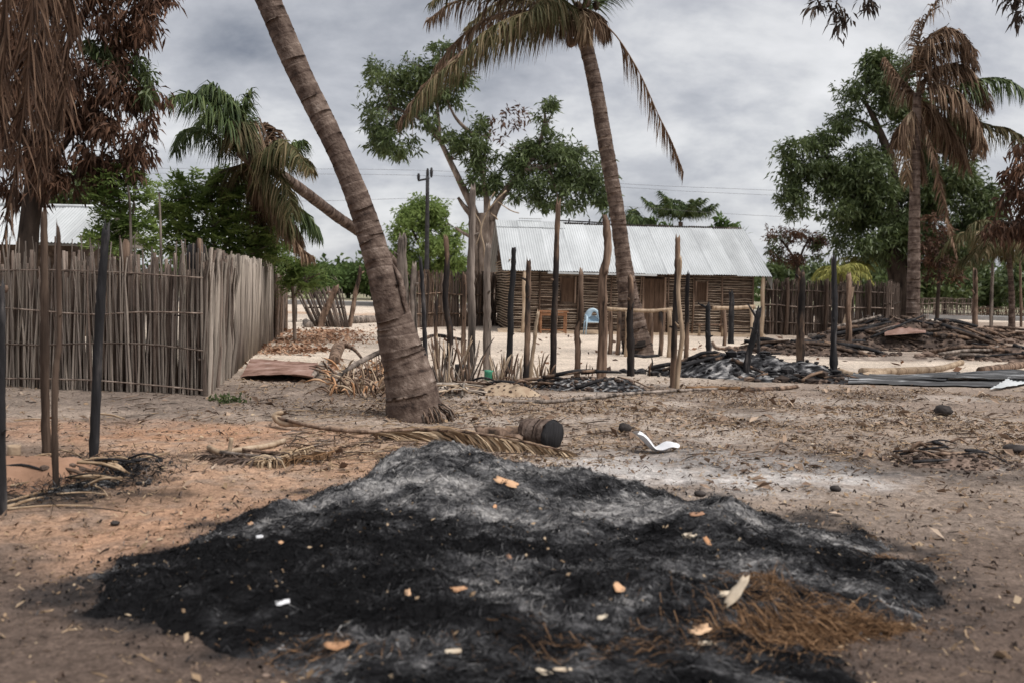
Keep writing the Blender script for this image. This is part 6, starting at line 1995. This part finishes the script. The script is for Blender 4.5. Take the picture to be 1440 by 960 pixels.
# rusty sheet on top of the rubble and poles across it
dR = G(1275, 492).y
MB().grid(lambda s, t: D(1244 + 58 * s, 468 - 17 * t * (.4 + .6 * math.sin(.5 + s * 2.4)) + 4 * (1 - s), dR - .35 + .9 * t) + Vector((0, 0, .015 * math.sin(t * 60))), 12, 40).obj('rusty_sheet', M['rust'], None, label='folded orange rusty sheet on top of the big rubble heap', cat='metal sheet')
for lab, a, b_, w, m in (('long pale pole slanting left down the big rubble heap', (1298, 470, 1.0), (1235, 496, 0), 3.5, 'pale'), ('short pale stick standing on the rubble heap front', (1298, 470, .2), (1282, 500, -.4), 4.5, 'pale'), ('long grey pole sloping right from the big rubble heap', (1310, 478, .3), (1412, 500, -.3), 3.5, 'grey'), ('dark pole lying right of the rubble heap top', (1300, 474, .6), (1392, 488, .4), 4, 'burnt'), ('second grey pole lying low across the rubble heap right side', (1330, 486, 0), (1420, 503, -.6), 3, 'grey'), ('short upright pale peg before the right rubble', (1385, 493, -.6), (1389, 510, -.8), 3.5, 'pale')):
    A_, B_ = D(a[0], a[1], dR + a[2]), D(b_[0], b_[1], dR + b_[2])
    MB().tube([A_, A_.lerp(B_, .5) + Vector((0, 0, .03)), B_], w / 2 / FPX * dR, 6, 9, jit=.18).obj('loose_pole', M[m], None, label=lab, cat='pole')

# sooty corrugated sheets stacked on the ground at right
def flat_sheet(label, pts, m, lift, amp=.016, pitch=44, name='metal_sheet', warp=.04):
    q = [G(x, y) for x, y in pts]         # near-left, near-right, far-right, far-left
    def fn(s, t):
        p = q[0].lerp(q[1], s).lerp(q[3].lerp(q[2], s), t).copy()
        p.z = float(gh(p.x, p.y)) + lift + amp * math.sin(t * pitch) + warp * math.sin(s * 5 + lift * 40) * t + .03 * t
        return p
    return MB().grid(fn, 24, 60).obj(name, m, None, label=label, cat='metal sheet', group='sooty roof sheets on the ground')


flat_sheet('lowest long sooty corrugated sheet on the ground at right', [(1192, 541), (1400, 546), (1420, 538), (1196, 534)], M['soot_zinc'], .03)
flat_sheet('upper bent sooty corrugated sheet under the pale log at right', [(1198, 537), (1330, 539), (1350, 532), (1200, 531)], M['soot_zinc'], .07, warp=.04)
flat_sheet('right sooty corrugated sheet overlapping the stack near the edge', [(1310, 538), (1450, 540), (1450, 531), (1320, 531)], M['soot_zinc'], .10, warp=.04)
flat_sheet('clean bright corrugated sheet at the bottom right of the stack', [(1392, 551), (1452, 541), (1452, 528), (1420, 538)], M['zinc'], .05)
# straw stalks at the left posts
for i, (a, b_, w) in enumerate((((0, 712), (135, 677), 6), ((10, 718), (62, 704), 8), ((0, 722), (130, 716), 5), ((15, 690), (70, 680), 6), ((80, 702), (150, 700), 4), ((128, 690), (152, 704), 4), ((85, 640), (122, 652), 4), ((92, 726), (180, 726), 3), ((20, 600), (62, 594), 4), ((135, 590), (175, 592), 5))):
    A_, B_ = G(*a), G(*b_)
    A_.z += .02 + .006 * i; B_.z += .03
    MB().tube([A_, A_.lerp(B_, .5) + Vector((.01, .02, .008)), B_], [w / 3.2 / FPX * A_.y, w / 3.4 / FPX * A_.y, w / 6 / FPX * A_.y], 6, 9, jit=.2).obj('dry_stalk', M['straw' if i != 7 else 'burnt'], None,
        label=['longest yellow dry stalk lying before the left shelter posts', 'thick short yellow stalk at the nearest left post', 'pale stalk lying lowest before the left posts', 'dry stalk lying left of the grey wavy post', 'thin stalk on the blackened straw patch', 'tiny crossed stalk right of the blackened patch', 'curled stalk left of the black shelter post', 'dark thin stick on the soil before the left posts', 'pale stick on the soil beyond the left posts', 'whitish stick right of the black shelter post'][i], cat='stalk')
# small weed
pw = G(330, 566)
root = thing('green_weed', 'small green weed on bare soil before the left fence', 'weed', loc=pw)
foliage('leaves', leaves([(pw + Vector((0, 0, .03)), (.22, .15, .05)), (pw + Vector((-.2, .1, .02)), (.15, .1, .04))], 40, .07, .03, 0, 5, 6), M['leaf'], root)
adopt(root)
print('objects', len(bpy.data.objects), 'tris approx', sum(len(o.data.polygons) * 2 for o in bpy.data.objects if o.type == 'MESH'))
